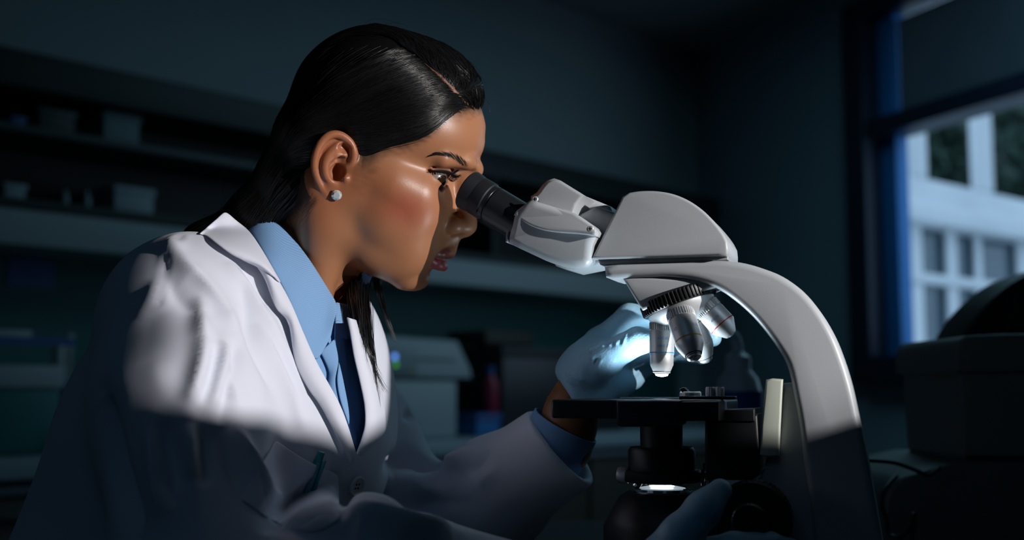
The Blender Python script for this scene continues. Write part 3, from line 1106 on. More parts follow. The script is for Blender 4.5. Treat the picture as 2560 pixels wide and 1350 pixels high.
# --- nosepiece
tc_ = U(1696, 752, 0)
tilt = math.radians(20)
ax = Vector((math.sin(tilt), 0, -math.cos(tilt)))            # towards the objectives
TM = axis_mat((tc_[0], 0, tc_[1]), Vector((tc_[0], 0, tc_[1])) + ax)
np_poly = UL([(1556, 695), (1585, 690), (1800, 700), (1790, 716), (1720, 742), (1606, 776), (1598, 764)], -.020)
prism('nosepiece_mount', np_poly, -.022, .022, m_grey, scope, .004, 4)
nose = lathe('revolving_nosepiece', [(0, -.0062), (.028, -.0062), (.0300, -.0050), (.0306, -.004), (.0306, .0032), (.0296, .0044), (.028, .005), (0, .005)], m_blk, scope, TM, ridges=(60, .0011, 3, 4))
hub = lathe('objective_mount', [(.0272, .004), (.0276, .0052), (.0265, .0085), (.020, .0150), (.012, .018), (0, .0185)], m_satin, nose, TM, 48)

HALF = math.radians(21)


def objective(az, top, prof, label, rings, scale=1.0, text=None):
    """an objective screwed into the turret: az about the turret axis, distance top from its centre"""
    q = Matrix.Rotation(az, 4, 'Z') @ Matrix.Rotation(HALF, 4, 'Y')
    M = TM @ q @ Matrix.Translation((0.0130, 0, top))
    ob = lathe('objective', [(r * scale, h) for r, h in prof['body']], m_satin, nose, M, 48)
    ob['label'] = label
    lathe('knurled_collar', [(prof['collar'] * scale - .0008, -.0035), (prof['collar'] * scale, -.003), (prof['collar'] * scale, .0022), (prof['collar'] * scale - .0006, .0028)], m_satin, ob, M, ridges=(36, .0006, 1, 2))
    for nm, h, w, m in rings:
        r = np.interp(h, [p[1] for p in prof['body']], [p[0] for p in prof['body']]) * scale
        lathe(nm, [(r - .0003, h - w / 2), (r + .00012, h - w / 2), (r + .00012, h + w / 2), (r - .0003, h + w / 2)], m, ob, M, 48)
    h1 = prof['body'][-1][1]
    r1 = prof['body'][-1][0] * scale
    lathe('front_lens', [(r1 * .9, h1 - .0002), (r1 * .7, h1 + .0004), (0, h1 + .0009)], m_lens, ob, M, 24)
    if text:
        dl = M.to_3x3().inverted() @ (Matrix.Rotation(MTH, 3, 'Z') @ (Vector(CAM) - Vector(MO_)))
        for body, h, size, da in text:
            ang = math.atan2(dl.y, dl.x) - da
            r = np.interp(h, [p[1] for p in prof['body']], [p[0] for p in prof['body']]) * scale + .0001
            me_name = 'engraving'
            to = text_obj(me_name, body, size, Matrix.Identity(4), m_ink, ob)
            for v in to.data.vertices:
                th = ang - v.co.x / r
                y = h - v.co.y
                v.co = M @ Vector((r * math.cos(th), r * math.sin(th), y))
    return ob, M


R0 = .0098
long_b = {'collar': .0100, 'body': [(.0092, -.004), (.0092, .003), (R0 - .0002, .0032), (R0, .0045), (R0, .0195), (R0 - .0002, .0225), (R0 - .0005, .0226), (R0 - .0006, .0300), (.0068, .0355), (.0068, .0362), (.0056, .0366), (.0055, .0372), (.0046, .0388)]}
mid_b = {'collar': .0112, 'body': [(.0100, -.004), (.0100, .003), (.0108, .0034), (.0110, .005), (.0110, .0235), (.0106, .0255), (.0102, .027), (.0072, .0335), (.0070, .0340), (.0058, .0345), (.0054, .037), (.0036, .0385)]}
short_b = {'collar': .0108, 'body': [(.0098, -.004), (.0098, .003), (.0104, .0034), (.0107, .005), (.0107, .0175), (.0105, .018), (.0052, .0262), (.0046, .0268), (.004, .0272)]}
# turret azimuths: local x of TM
e_x = TM.to_3x3() @ Vector((1, 0, 0))
az0 = 0.0
best = None
for k in range(360):
    d = (TM.to_3x3() @ (Matrix.Rotation(math.radians(k), 3, 'Z') @ Matrix.Rotation(HALF, 3, 'Y') @ Vector((0, 0, 1))))
    if best is None or -d.z > best[0]:
        best = (-d.z, k)
azW = math.radians(best[1])
near = Vector((0, -1, 0))
sgn = 1
d = TM.to_3x3() @ (Matrix.Rotation(azW + PI / 2, 3, 'Z') @ Vector((1, 0, 0)))
if d.y > 0:
    sgn = -1
O_TOP = .0205
objective(azW, O_TOP, long_b, 'silver objective with blue ring pointing straight down', [('blue_ring', .0205, .0010, m_blu), ('black_ring', .0359, .0006, m_blk), ('black_ring', .0369, .0005, m_blk)], 1.0,
          [('40/0.65', .0095, .0030, .1), ('160/0.17', .0155, .0030, .1)])
objective(azW + sgn * PI / 2, O_TOP, mid_b, 'silver objective with yellow rings turned towards the viewer', [('yellow_ring', .0222, .0011, m_yel), ('black_ring', .0342, .0008, m_blk), ('black_ring', .0356, .0006, m_blk)], 1.0, [('10', .0135, .0036, -.75), ('0.25', .0135, .0030, .85)])
objective(azW + PI, O_TOP, short_b, 'short silver objective with red rings pointing away', [('red_ring', .0165, .0009, m_red)], 1.0, [('4/0.10', .0105, .0030, -.2)])
objective(azW - sgn * PI / 2, O_TOP, mid_b, 'silver objective at the far side half hidden behind another', [('white_ring', .0222, .0009, m_cream), ('black_ring', .0342, .0008, m_blk)], 1.0)

# --- head: turntable, housing, binocular body, eyepieces
tz = U(1660, 651, 0)[1]
prism('head_turntable', UL([(1493, 648), (1500, 640), (1822, 632), (1822, 652), (1700, 655), (1540, 661), (1500, 662)], -.024), -.025, .025, m_grey2, scope, .002)
VH = -0.034
hp = [(1478, 646), (1483, 636), (1556, 490), (1572, 481), (1600, 477), (1640, 477), (1684, 485), (1725, 503), (1762, 530), (1790, 560), (1808, 584), (1818, 603), (1820, 620), (1820, 634), (1815, 640), (1795, 638), (1500, 647)]
hs = [hp[0], hp[1], hp[2]] + [tuple(p) for p in spline(hp[3:12], 5)] + hp[12:]
prism('head_housing', UL(hs, VH), VH, 0.034, m_grey, scope, 0.0085, 6, smooth=55)

# binocular bodies: near prism box, far prism box, hinge between them
VN = -0.050
nb_p = [(1267, 606), (1268, 590), (1281, 540), (1290, 526), (1325, 497), (1345, 503), (1432, 530), (1484, 565), (1492, 577), (1488, 590), (1480, 612), (1477, 652), (1462, 666), (1430, 668), (1395, 662), (1360, 650), (1300, 622)]
zc0 = U(1400, 560, VN)[1]
zc1 = U(1430, 668, VN)[1]


def belly_v(z):
    return -.0492 + .014 * (zc0 + .004 - z) / (zc0 - zc1)


bm = bmesh.new()
va_, vb_ = [], []
for a, b in nb_p:
    v = VN
    for _ in range(4):
        x_, z_ = U(a, b, v)
        v = belly_v(z_)
    va_.append(bm.verts.new((x_, v, z_)))
    vb_.append(bm.verts.new((x_, -.010, z_)))
fa_ = bm.faces.new(va_)
bm.faces.new(vb_[::-1])
for k in range(len(nb_p)):
    bm.faces.new((va_[k], vb_[k], vb_[(k + 1) % len(nb_p)], va_[(k + 1) % len(nb_p)]))
bmesh.ops.recalc_face_normals(bm, faces=bm.faces[:])
bevel_bm(bm, .0075, 6, edges=list(fa_.edges))
npb = link('near_prism_box', bm_mesh('near_prism_box', bm, 55), m_grey, scope)
pl_c = spline([(1283, 537), (1320, 561), (1355, 574), (1395, 580), (1440, 583), (1486, 588)], 4)
pl_p = [(1290, 526), (1325, 499), (1346, 505), (1432, 531), (1484, 565), (1491, 577)] + [tuple(q) for q in pl_c[::-1]]
prism('side_plate', UL(pl_p, VN), VN - .0002, -.030, m_grey, npb, .0022, 4, smooth=55)
ep_ = [(1265, 606), (1266, 588), (1279, 540), (1289, 525), (1293, 526), (1284, 542), (1272, 590), (1271, 608)]
prism('end_cap', UL(ep_, -.040), -.0415, -.012, m_grey, npb, .001, 2)
fbp = [(1330, 492), (1345, 482), (1358, 464), (1370, 452), (1388, 447), (1404, 453), (1462, 490), (1530, 518), (1548, 560), (1500, 640), (1480, 655), (1400, 640), (1330, 590)]
prism('far_prism_box', UL(fbp, .004), -.004, .046, m_grey, scope, .006, 5, smooth=55)
cvp = [(1331, 494), (1346, 481), (1358, 464), (1370, 452), (1388, 447), (1404, 453), (1461, 488), (1452, 496), (1440, 512), (1430, 534), (1345, 512)]
prism('prism_cover', UL(cvp, -.040), -.040, .010, m_grey, scope, .0075, 6, smooth=55)
hg = [(1400, 560), (1500, 520), (1560, 540), (1560, 640), (1500, 668), (1440, 680), (1395, 667), (1380, 640)]
prism('hinge_block', UL(hg, -.01), -.022, .022, m_grey, scope, .006, 5, smooth=55)
# seam ring on the far body
for a, b in ((1338, 498), (1476, 572)):
    x_, z_ = U(a, b, VN)
    Ms = axis_mat((x_, VN + .0004, z_), (x_, VN - .01, z_))
    sc_ = lathe('screw', [(0, 0), (.0024, 0), (.0024, .0004), (.0020, .0009), (0, .0009)], m_satin, scope, Ms, 24)
    cr = bmesh.new()
    for w, h in ((.0014, .00025), (.00025, .0014)):
        box_bm(cr, -w, w, -h, h, .0008, .0011, Ms)
    link('cross_slot', bm_mesh('cross_slot', cr), m_darkm, sc_)


def eyepiece(v, dx=0.0):
    a = U(1168, 473, v)
    b = U(1300, 553, v)
    a = (a[0] + dx, a[1])
    b = (b[0] + dx, b[1])
    M = axis_mat((a[0], v, a[1]), (b[0], v, b[1]))
    L = math.hypot(b[0] - a[0], b[1] - a[1])
    e = lathe('eyepiece_tube', [(.0150, .0215), (.0150, .0245), (.0146, .0248), (.0146, .0262), (.0152, .0266), (.0152, L + .004)], m_blks, scope, M, 64)
    lathe('eyecup', [(.0095, .0035), (.0135, .0012), (.0158, .0), (.0166, .0012), (.0163, .006), (.0157, .0105), (.0160, .0112), (.0160, .0205), (.0150, .0215)], m_rub, e, M, 64)
    lathe('eye_lens', [(0, .0050), (.006, .0046), (.0098, .0038)], m_lens, e, M, 32)
    lathe('bright_ring', [(.01505, .02455), (.01525, .0249), (.01505, .0252)], m_darkm, e, M, 64)
    return e


eyepiece(-.031)
eyepiece(.029, -.007)

# light that climbs out of the condenser through the slide
cl = lathe('condenser_top_lens', [(0, zt1 - .0025), (.006, zt1 - .003), (.0095, zt1 - .0045), (.0095, zt1 - .006), (0, zt1 - .006)], mat('lit_condenser_lens', (0.9, .95, 1), .2, emit=((0.70, 0.88, 1.0), 14.0)), scope)
lp = MBASE + np.array([0, 0, zt1 + .004])
light('condenser_beam', 'SPOT', tuple(lp), tuple(lp + np.array([0, 0, 1.0])), 1.05, (0.74, 0.90, 1.0), spot_size=math.radians(150), spot_blend=0.8, shadow_soft_size=0.008)

# ------------------------------------------------------------------ other things on and behind the bench
m_inst = mat('instrument_shell', (0.20, 0.215, 0.22), 0.5)
m_inst2 = mat('instrument_base', (0.13, 0.15, 0.155), 0.5)
YI = 1.36


def xz(pts, Y):
    r = []
    for a, b in pts:
        p = P(a, b, Y)
        r.append((float(p[0]), float(p[2])))
    return r


inst = tag(empty('bench_instrument', (.62, YI + .12, BENCH_Z)), 'grey bench instrument with square lidded tower at the right edge', 'instrument')
IM = Matrix.Translation(-inst.location)
basep = xz([(2205, 1345), (2209, 1290), (2216, 1240), (2232, 1208), (2262, 1192), (2330, 1172), (2412, 1152), (2700, 1160)], YI)
prism('base', basep + [(basep[-1][0], BENCH_Z), (basep[0][0], BENCH_Z)], YI, YI + .26, m_inst2, inst, .006, 3, M=IM, smooth=40)
prism('joint', xz([(2412, 1136), (2700, 1140), (2700, 1166), (2412, 1158)], YI + .01), YI + .006, YI + .2, m_black, inst, M=IM)
prism('tower', xz([(2399, 926), (2700, 926), (2700, 1146), (2413, 1141)], YI), YI, YI + .2, m_inst, inst, .004, 3, M=IM)
ld = spline([(2390, 895), (2391, 872), (2398, 852), (2414, 840)], 5)
prism('lid', xz([(2391, 929)] + [tuple(q) for q in ld] + [(2500, 835), (2700, 832), (2700, 930)], YI - .006), YI - .006, YI + .21, m_inst, inst, .003, 3, M=IM, smooth=40)
hd = tag(empty('dust_cover', (.78, YI + .36, BENCH_Z)), 'black rounded dust cover behind the lidded tower at the right', 'cover')
HM = Matrix.Translation(-hd.location)
arc = xz([tuple(q) for q in spline([(2398, 872), (2418, 824), (2460, 768), (2510, 722), (2560, 690), (2640, 662), (2720, 655)], 6)], YI + .27)
prism('hood', [(arc[0][0], BENCH_Z)] + arc + [(arc[-1][0], BENCH_Z)], YI + .27, YI + .385, m_black, hd, .01, 4, M=HM, smooth=50)
prism('side_fold', xz([(2508, 740), (2560, 705), (2640, 690), (2640, 850), (2508, 850)], YI + .268), YI + .266, YI + .272, mat('cover_cloth', (.022, .024, .026), .7), hd, .001, M=HM)

cord = tube('power_cord', spline([P(2150, 1150, 1.2), P(2190, 1152, 1.22), P(2240, 1158, 1.25), P(2300, 1180, 1.29), P(2322, 1188, 1.31), P(2350, 1170, 1.345)], 8), .0022, m_black)
tag(cord, 'thin black cord curving from behind the microscope arm to the grey instrument', 'cord')
cl_pts = [P(2240, 1190, 1.33), P(2212, 1225, 1.31), P(2204, 1262, 1.30), P(2216, 1300, 1.30), P(2222, 1335, 1.30), P(2248, 1342, 1.29), P(2272, 1322, 1.29), P(2282, 1288, 1.29), P(2288, 1300, 1.29), P(2276, 1370, 1.29), P(2270, 1480, 1.29)]
cord2 = tube('cable', spline(cl_pts, 8), .0026, m_black)
tag(cord2, 'looped black cable hanging at the left side of the grey instrument', 'cable')

# wash bottle far back on the bench, seen through the arch of the microscope
m_pebottle = mat('frosted_bottle', (0.75, 0.80, 0.88), 0.4)
m_blab = mat('blue_label', (0.02, 0.09, 0.42), 0.5)
bc = P(1846, 1000, 1.60)
wb_ = tag(empty('wash_bottle', (bc[0], bc[1], BENCH_Z)), 'pale wash bottle with blue label and bent nozzle behind the stage', 'bottle')
ztop = float(P(1846, 905, 1.60)[2]) - BENCH_Z
lathe('body', [(0, 0), (.030, 0), (.032, .004), (.032, ztop * .78), (.026, ztop * .9), (.014, ztop * .97), (0, ztop * .97)], m_pebottle, wb_, None, 40)
zl0, zl1 = float(P(1846, 1015, 1.60)[2]) - BENCH_Z - .03, float(P(1846, 978, 1.60)[2]) - BENCH_Z
lathe('label', [(.0321, zl0), (.0325, zl0), (.0325, zl1), (.0321, zl1)], m_blab, wb_, None, 40)
lathe('cap', [(0, ztop * .95), (.017, ztop * .95), (.017, ztop * 1.03), (.008, ztop * 1.06), (0, ztop * 1.06)], m_pebottle, wb_, None, 24)
nz_ = [(0, 0, ztop * 1.04), (0, 0, ztop + .022), (-.006, 0, ztop + .036), (-.022, 0, ztop + .040), (-.040, 0, ztop + .034)]
tube('nozzle', spline(nz_, 6), [.007] * 12 + [.006] * 13, m_pebottle, wb_, 12)

# dark fitting on the wall under the window
f0, f1 = RW(2310, 1092, .06), RW(2425, 1036, .06)
ft = tag(empty('wall_fitting', tuple(RM @ Vector(((f0[0] + f1[0]) / 2, 0, f0[1])))), 'dark wall fitting with pale round knob under the window', 'fitting')
FM = Matrix.Translation(-ft.location) @ RM
box('housing', f0[0], f1[0], -.06, 0, f0[1], f1[1], m_black, ft, .006, M=FM)
k_ = RW(2378, 1011, .05)
kc = FM @ Vector((k_[0], -.045, k_[1]))
lathe('knob', [(0, -.02), (.016, -.02), (.0185, -.014), (.0185, .01), (.015, .016), (0, .016)], mat('pale_blue_knob', (.30, .42, .62), .4), ft, axis_mat(kc, kc + Vector(RN)), 24)
box('knob_stem', k_[0] - .006, k_[0] + .006, -.05, -.035, f1[1], k_[1] - .01, m_black, ft, .001, M=FM)

# ------------------------------------------------------------------ the woman: head (local mm: forward, to her left, up; origin between the ears)
def head_rows(y, p, r):
    fw = np.array([math.cos(y) * math.cos(p), -math.sin(y) * math.cos(p), -math.sin(p)])
    le = np.array([math.sin(y), math.cos(y), 0.])
    up = np.cross(fw, le)
    up /= np.linalg.norm(up)
    return np.stack([fw, le * math.cos(r) + up * math.sin(r), up * math.cos(r) - le * math.sin(r)])


H_O = np.array([-0.13215443, 1.00579562, 1.28871232])
H_R = head_rows(math.radians(-1.34), math.radians(17.38), math.radians(13.3))
H_S = 0.96395 / 1000


def h2w(v):
    return H_O + H_S * (np.asarray(v, float) @ H_R)


def w2h(w):
    return (np.asarray(w, float) - H_O) @ H_R.T / H_S


def hpix(px, py, s):
    """head-local point seen at a photo pixel on the plane s (mm to her left; near side is negative)"""
    d = ray(px, py)
    A = H_R @ d
    b = H_R @ (CAM - H_O)
    t = (s * H_S - b[1]) / A[1]
    return (A * t + b) / H_S


NECK_BASE = w2h(P(700, 815, 1.06))
HF = Field((-95, -91, -150), (124, 91, 130), 0.85)


def both(fn, c, *a, **k):
    for sg in (-1, 1):
        if fn == 'ell':
            HF.ell((c[0], sg * c[1], c[2]), *a, **k)
        else:
            pts = [(p[0], sg * p[1], p[2]) for p in c]
            HF.chain(pts, *a, **k)


# skull and face masses
HF.ell((16, 0, 50), (81, 69, 72))
HF.ell((44, 0, 48), (58.5, 58, 42), 12)
HF.ell((2, 0, 4), (66, 63, 52), 20)
HF.ell((46, 0, -18), (49, 50, 60), 16)
both('ell', (60, 35, -11), (24, 19, 21), 18)
both('ell', (24, 43, -29), (37, 18.5, 37), 20)                       # cheek bones
both('cone', [(62, 46, -2), (40, 54, 0), (14, 59, 0)], [9, 9, 9], 20)
both('ell', (46, 40, -24), (34, 19.5, 36), 20)
both('cone', [(8, 53, -8), (10, 46, -48), (38, 34, -62), (68, 16, -76)], [13, 13.5, 14, 13], 14)   # jaw
both('cone', [(14, 52, -18), (40, 46, -30), (66, 28, -42)], [10, 12, 12], 18)                        # cheek filling
HF.ell((76, 0, -76), (15.5, 19, 14.5), 12)                          # chin
HF.ell((72, 0, -48), (26, 27, 22), 12)
both('ell', (62, 29, -54), (22, 14.5, 22), 16)
both('ell', (46, 36, -54), (24, 12, 20), 16)                            # mouth barrel
both('cone', [(101, 6, 29), (94, 26, 33), (76, 46, 31)], [5, 5.5, 5], 9)      # brow ridge
HF.ell((99, 0, 27), (7, 10, 8), 8)
# neck
HF.cone((-14, 0, -25), NECK_BASE, 54, 57, 22)
HF.cone((-2, -4, -52), NECK_BASE + np.array([20, -6, -4]), 31, 34, 20)
both('cone', [(-16, 58, -18), tuple(NECK_BASE + np.array([52, 22, -12]))], [15, 11], 22)      # sternomastoid
# eye sockets
both('ell', (96, 34, 13), (14, 17, 10), 14, 'sub')
both('ell', (97, 15, 17), (12, 9, 12), 9, 'sub')
# nose
HF.chain([(94, 0, 20), (100.5, 0, 5.5), (106.0, 0, -13)], [8, 8, 8.5], 8)
HF.ell((107.8, 0, -20.8), (9.4, 9.2, 8.4), 6)
both('ell', (103, 5.5, -22.0), (8.4, 7.3, 6.4), 4)
both('ell', (95.5, 11.6, -22.4), (11.2, 8.0, 8.6), 3.5)
both('ell', (103.4, 7.4, -30.6), (7.4, 3.6, 4.4), 1.4, 'sub')
HF.cone((109.2, 0, -26.5), (101, 0, -32.5), 3.6, 4.5, 4)
both('cone', [(86.6, 17.2, -14), (84.8, 19.2, -21), (86.4, 17.2, -28)], [1.0, 1.3, 1.0], 4.0, 'sub')     # crease round the wing
# lips
HF.cone((95, 0, -38), (99, 0, -44), 8, 7, 7)
HF.cone((101.5, 0, -33), (105, 0, -43), 2.1, 2.3, 3.5, 'sub')       # philtrum
both('cone', [(104, 1.8, -36), (104.4, 3.4, -43.5)], [1.5, 1.2], 3)
both('cone', [(100.6, 0, -48.2), (99.5, 4.5, -47.2), (95.0, 13, -49.2), (84.5, 22.5, -52.5)], [4.9, 5.0, 3.9, 1.2], 2.6)
both('cone', [(96.8, 0, -61.6), (95.2, 7, -60.9), (90.4, 14, -58.5), (84.0, 21, -54.8)], [5.6, 5.4, 4.4, 1.4], 3.0)
both('cone', [(105, 0, -54.8), (101.2, 5, -54.3), (95, 14, -54.0), (86.2, 22, -53.6), (81.5, 26, -54.2)], [0.85, 0.85, .85, .9, .7], 1.8, 'sub')
HF.cone((95.5, -9, -71.5), (95.5, 9, -71.5), 4.5, 4.5, 7, 'sub')  # fold above chin
# eyelids over the eyeball
EYE = np.array([70.6, 33.5, 13.5])
ER = 12.2
both('ell', EYE, (13.6, 13.8, 13.6), 4.5)
both('cone', [(66.5, 48.5, 21), (74, 43, 25.8), (81.5, 35, 27.8), (84, 27, 24.6)], [.9, 1.1, 1.1, .9], 2.5, 'sub')        # crease of the upper lid
for sg in (-1, 1):                                                    # the open slit, tilted like an almond
    pts = [(64.4, sg * 48.2, 18.8), (73.2, sg * 43, 16.6), (81, sg * 37, 15.6), (84, sg * 31, 15.0), (82.5, sg * 23, 11.5), (80, sg * 20.5, 9.5)]
    HF.chain(spline(pts, 3), np.interp(np.linspace(0, 1, 16), [0, .2, .45, .7, .9, 1], [.9, 4.0, 6.0, 5.8, 3.0, 1.0]), 0.7, 'sub')
    HF.chain(spline([(68.2, sg * 47.3, 20.8), (73.4, sg * 44.6, 22.4), (81.4, sg * 37.2, 22.9), (84.3, sg * 30, 21.8), (81.5, sg * 22, 15.5)], 4), 0.8, 0.8)   # lid margins
    HF.chain(spline([(66.9, sg * 47, 15.8), (73, sg * 44.2, 11.0), (80.4, sg * 37.5, 8.6), (83, sg * 30, 8.4), (81, sg * 22, 9.4)], 4), 0.75, 0.9)

# ears
def earpt(e1, e2, out, sg):
    base = 66.0 + 0.03 * (6 - e1)
    return (e1, sg * (base + out), e2)


for sg in (-1, 1):
    W = lambda l: [earpt(a, b, o, sg) for a, b, o in l]
    tilt_n = np.array([0.42, sg * 0.9, 0.0])
    # shell that carries the ridges
    Re = np.array([[0.9, -sg * 0.42 * -1, 0.0], [0, 0, 1.0], [0.42, sg * 0.9, 0]])
    Re = np.array([[0.907, -0.42 * sg, 0], [0, 0, 1], [0.42, 0.907 * sg, 0]])
    HF.ell(earpt(-8, 5, 6.0, sg), (16.0, 21.5, 2.6), 2.5, R=Re)
    HF.ell(earpt(-1.5, -15, 3.2, sg), (8.0, 9.0, 3.2), 3, R=Re)
    hel = spline([(2, 2, 2.5), (6.6, 9, 3.5), (5.8, 17, 4.6), (0.5, 24, 6.2), (-8, 27.4, 9), (-15.5, 25.2, 12), (-20.4, 18, 14), (-22.0, 8, 14.5), (-21, -2, 13.2), (-17, -11, 10.2), (-10.5, -19.5, 6.8), (-4, -24, 4.6)], 4)
    HF.chain(W(hel), np.interp(np.linspace(0, 1, len(hel)), [0, .1, .5, .8, 1], [2.0, 2.9, 2.8, 2.4, 2.6]), 1.6)
    an_ = spline([(-5.5, -12, 6.5), (-10.5, -7, 9.8), (-13.2, 1, 11.5), (-12.6, 8, 11), (-10, 14, 9.5), (-6, 19, 7.8)], 4)
    HF.chain(W(an_), np.interp(np.linspace(0, 1, len(an_)), [0, .5, 1], [2.4, 2.9, 3.2]), 2.2)
    HF.chain(W([(-12, 6, 10.5), (-6.5, 10.5, 8.2), (-.5, 12.5, 5.5)]), [2.9, 2.6, 2.2], 2.2)
    HF.ell(earpt(-3.5, -12.8, 5.4, sg), (3.6, 2.6, 3.2), 2.5)
    HF.ell(earpt(5.6, -5.5, 4.2, sg), (3.2, 5.4, 3.4), 2.5)
    HF.ell(earpt(-2.8, -3.0, 4.0, sg), (6.6, 8.4, 7.2), 1.8, 'sub')       # concha
    HF.ell(earpt(-3.0, 7.0, 6.5, sg), (5.0, 3.2, 4.5), 1.5, 'sub')
    HF.ell(earpt(-2.0, 18.5, 9.0, sg), (5.5, 3.2, 4.8), 1.5, 'sub', R=Re)       # hollow under the fold
HF.smooth(1)
hv, hf = HF.mesh()
hv = relax(hv, hf, 2, 0.4)
# a soft uneven skin surface is left to the bump of the material; colours that the skin itself has, and shade painted on the upper lip:
f_, s_, u_ = hv[:, 0], np.abs(hv[:, 1]), hv[:, 2]
skin = np.array([0.375, 0.162, 0.080])
colr = np.tile(skin, (len(hv), 1))


def blend(c, w):
    global colr
    w = np.clip(w, 0, 1)[:, None]
    colr = colr * (1 - w) + np.asarray(c) * w


gz = lambda c, r: np.exp(-(((f_ - c[0]) / r[0]) ** 2 + ((s_ - c[1]) / r[1]) ** 2 + ((u_ - c[2]) / r[2]) ** 2))
blend((0.42, 0.190, 0.100), gz((98, 0, 60), (40, 60, 40)) * .5)
blend((0.33, 0.060, 0.036), gz((56, 55, -15), (24, 30, 17)) * .75)              # blush on the cheek
blend((0.33, 0.14, 0.075), gz((70, 36, 24), (14, 14, 5)) * .35)
blend((0.60, 0.30, 0.24), gz((78, 40, 24), (6, 10, 3)) * .5)                    # pink shadow on the lid
blend((0.36, 0.118, 0.052), sstep(66, 74, s_) * .7)                              # ruddier ears
lipc = np.array([0.36, 0.075, 0.08])
l_ax = np.array([(100.6, 0, -48.6), (99, 4.5, -47.8), (94.6, 13, -49.6), (84, 22.8, -52.8)])
d1, t1 = seg_dist(np.stack([f_, s_, u_], 1), l_ax)
blend((0.22, 0.07, 0.06), sstep(1.2, 0.2, d1 - np.interp(t1, [0, .3, .7, 1], [5.2, 5.2, 4.0, 1.4])))  # upper lip darker than the lower: its shade is put into the colour
l_ax = np.array([(96.8, 0, -61.6), (95.2, 7, -60.9), (90.4, 14, -58.5), (83.6, 21.5, -54.8)])
d1, t1 = seg_dist(np.stack([f_, s_, u_], 1), l_ax)
blend(lipc, sstep(1.2, 0.2, d1 - np.interp(t1, [0, .3, .7, 1], [5.9, 5.7, 4.7, 1.6])))
HB = BVHTree.FromPolygons([Vector(p) for p in hv], [tuple(q) for q in hf.tolist()])


def on_head(px, py):
    """point of the near side of the head that the photograph shows at a pixel"""
    a, b = w2h(CAM), w2h(CAM + ray(px, py))
    p, n, i, d = HB.ray_cast(Vector(a), Vector(b - a).normalized())
    return np.array(p) if p else None


def skin_line(pts, n=5):
    r = [on_head(*q) for q in spline(pts, n)]
    r = np.array([q for q in r if q is not None])
    r[:, 1] = np.abs(r[:, 1])
    return r


fsu = np.stack([f_, s_, u_], 1)
el_l = skin_line([(1066, 431), (1076, 430.5), (1090, 428.5), (1106, 428), (1122, 431), (1138, 438)])
d1, t1 = seg_dist(fsu, el_l)
blend((0.012, 0.010, 0.012), sstep(1.25, .6, d1 / np.interp(t1, [0, .3, 1], [.5, 1.6, 1.9])))              # eyeliner
d1, t1 = seg_dist(np.stack([f_, s_, u_], 1), spline([(67, 47, 15.8), (73, 44.2, 11.0), (80.4, 37.5, 8.6), (83, 30, 8.4)], 4))
blend((0.10, 0.045, 0.035), sstep(1.5, .5, d1) * .8)
# scalp hair thinning into the skin at the temple and in front of the ear
HL_F = np.array([-100, -60, -45, -26, -13, -4, 6, 12, 17, 24, 33, 46, 59, 66, 73, 77, 83, 89, 96, 120])
HL_U = np.array([-140, -75, -55, -40, -16, 2, 14, 15, 17, 26, 33, 40, 51, 62, 73, 77.5, 80.5, 83.5, 90, 110])


def hairline(f):
    return np.interp(f, HL_F, HL_U)


over = u_ - hairline(f_)
nz = np.array([noise.noise(Vector((a * .15, b * .15, c * .35))) for a, b, c in hv[::1]]) if len(hv) < 400000 else 0
blend((0.028, 0.018, 0.014), sstep(-15, 3, over + 5 * nz) * (((f_ + 8) / 23) ** 2 + ((u_ - 2) / 34) ** 2 > 1) * .95)
sb_d, sb_t = seg_dist(np.stack([f_, s_, u_], 1), [(14, 66, 22), (18, 66, 8), (17, 65, -6)])
blend((0.05, 0.028, 0.018), sstep(15, 4, sb_d + 3.5 * nz) * (1 - .75 * sb_t) * (f_ > 9.5) * .8)
# brow
br_l = skin_line([(1166, 414), (1152, 404), (1138, 395), (1122, 389), (1104, 386), (1090, 386), (1078, 389)], 4)
brd, brt = seg_dist(np.stack([f_, s_, u_], 1), br_l)
brw = np.interp(brt, [0, .12, .35, .7, 1], [2.0, 3.0, 2.6, 1.5, .7])
blend((0.045, 0.025, 0.018), sstep(1.2, .3, brd / brw + .35 * nz) * .6)


def colour_attr(me, c):
    a = me.color_attributes.new('Col', 'FLOAT_COLOR', 'POINT')
    a.data.foreach_set('color', np.concatenate([c, np.ones((len(c), 1))], 1).astype(np.float32).ravel())


def attr_mat(m, name='Col'):
    nt = m.node_tree
    a = nt.nodes.new('ShaderNodeVertexColor')
    a.layer_name = name
    nt.links.new(a.outputs['Color'], nt.nodes['Principled BSDF'].inputs['Base Color'])
    return m


m_skin = attr_mat(mat('skin', (0.4, 0.2, 0.12), 0.40, spec=0.46, sss=(0.12, (1.0, 0.35, 0.18), 0.006), bump=(620, 0.10, 0.0006)))
HEAD_V, HEAD_F, HEAD_C = hv, hf, colr

person_me = mesh_from('person', h2w(HEAD_V), HEAD_F)
colour_attr(person_me, HEAD_C)
person = link('person', person_me, m_skin)
tag(person, 'woman in white lab coat and blue gloves looking into the microscope', 'person')
head_bvh = BVHTree.FromPolygons([Vector(p) for p in HEAD_V], [tuple(q) for q in HEAD_F.tolist()])

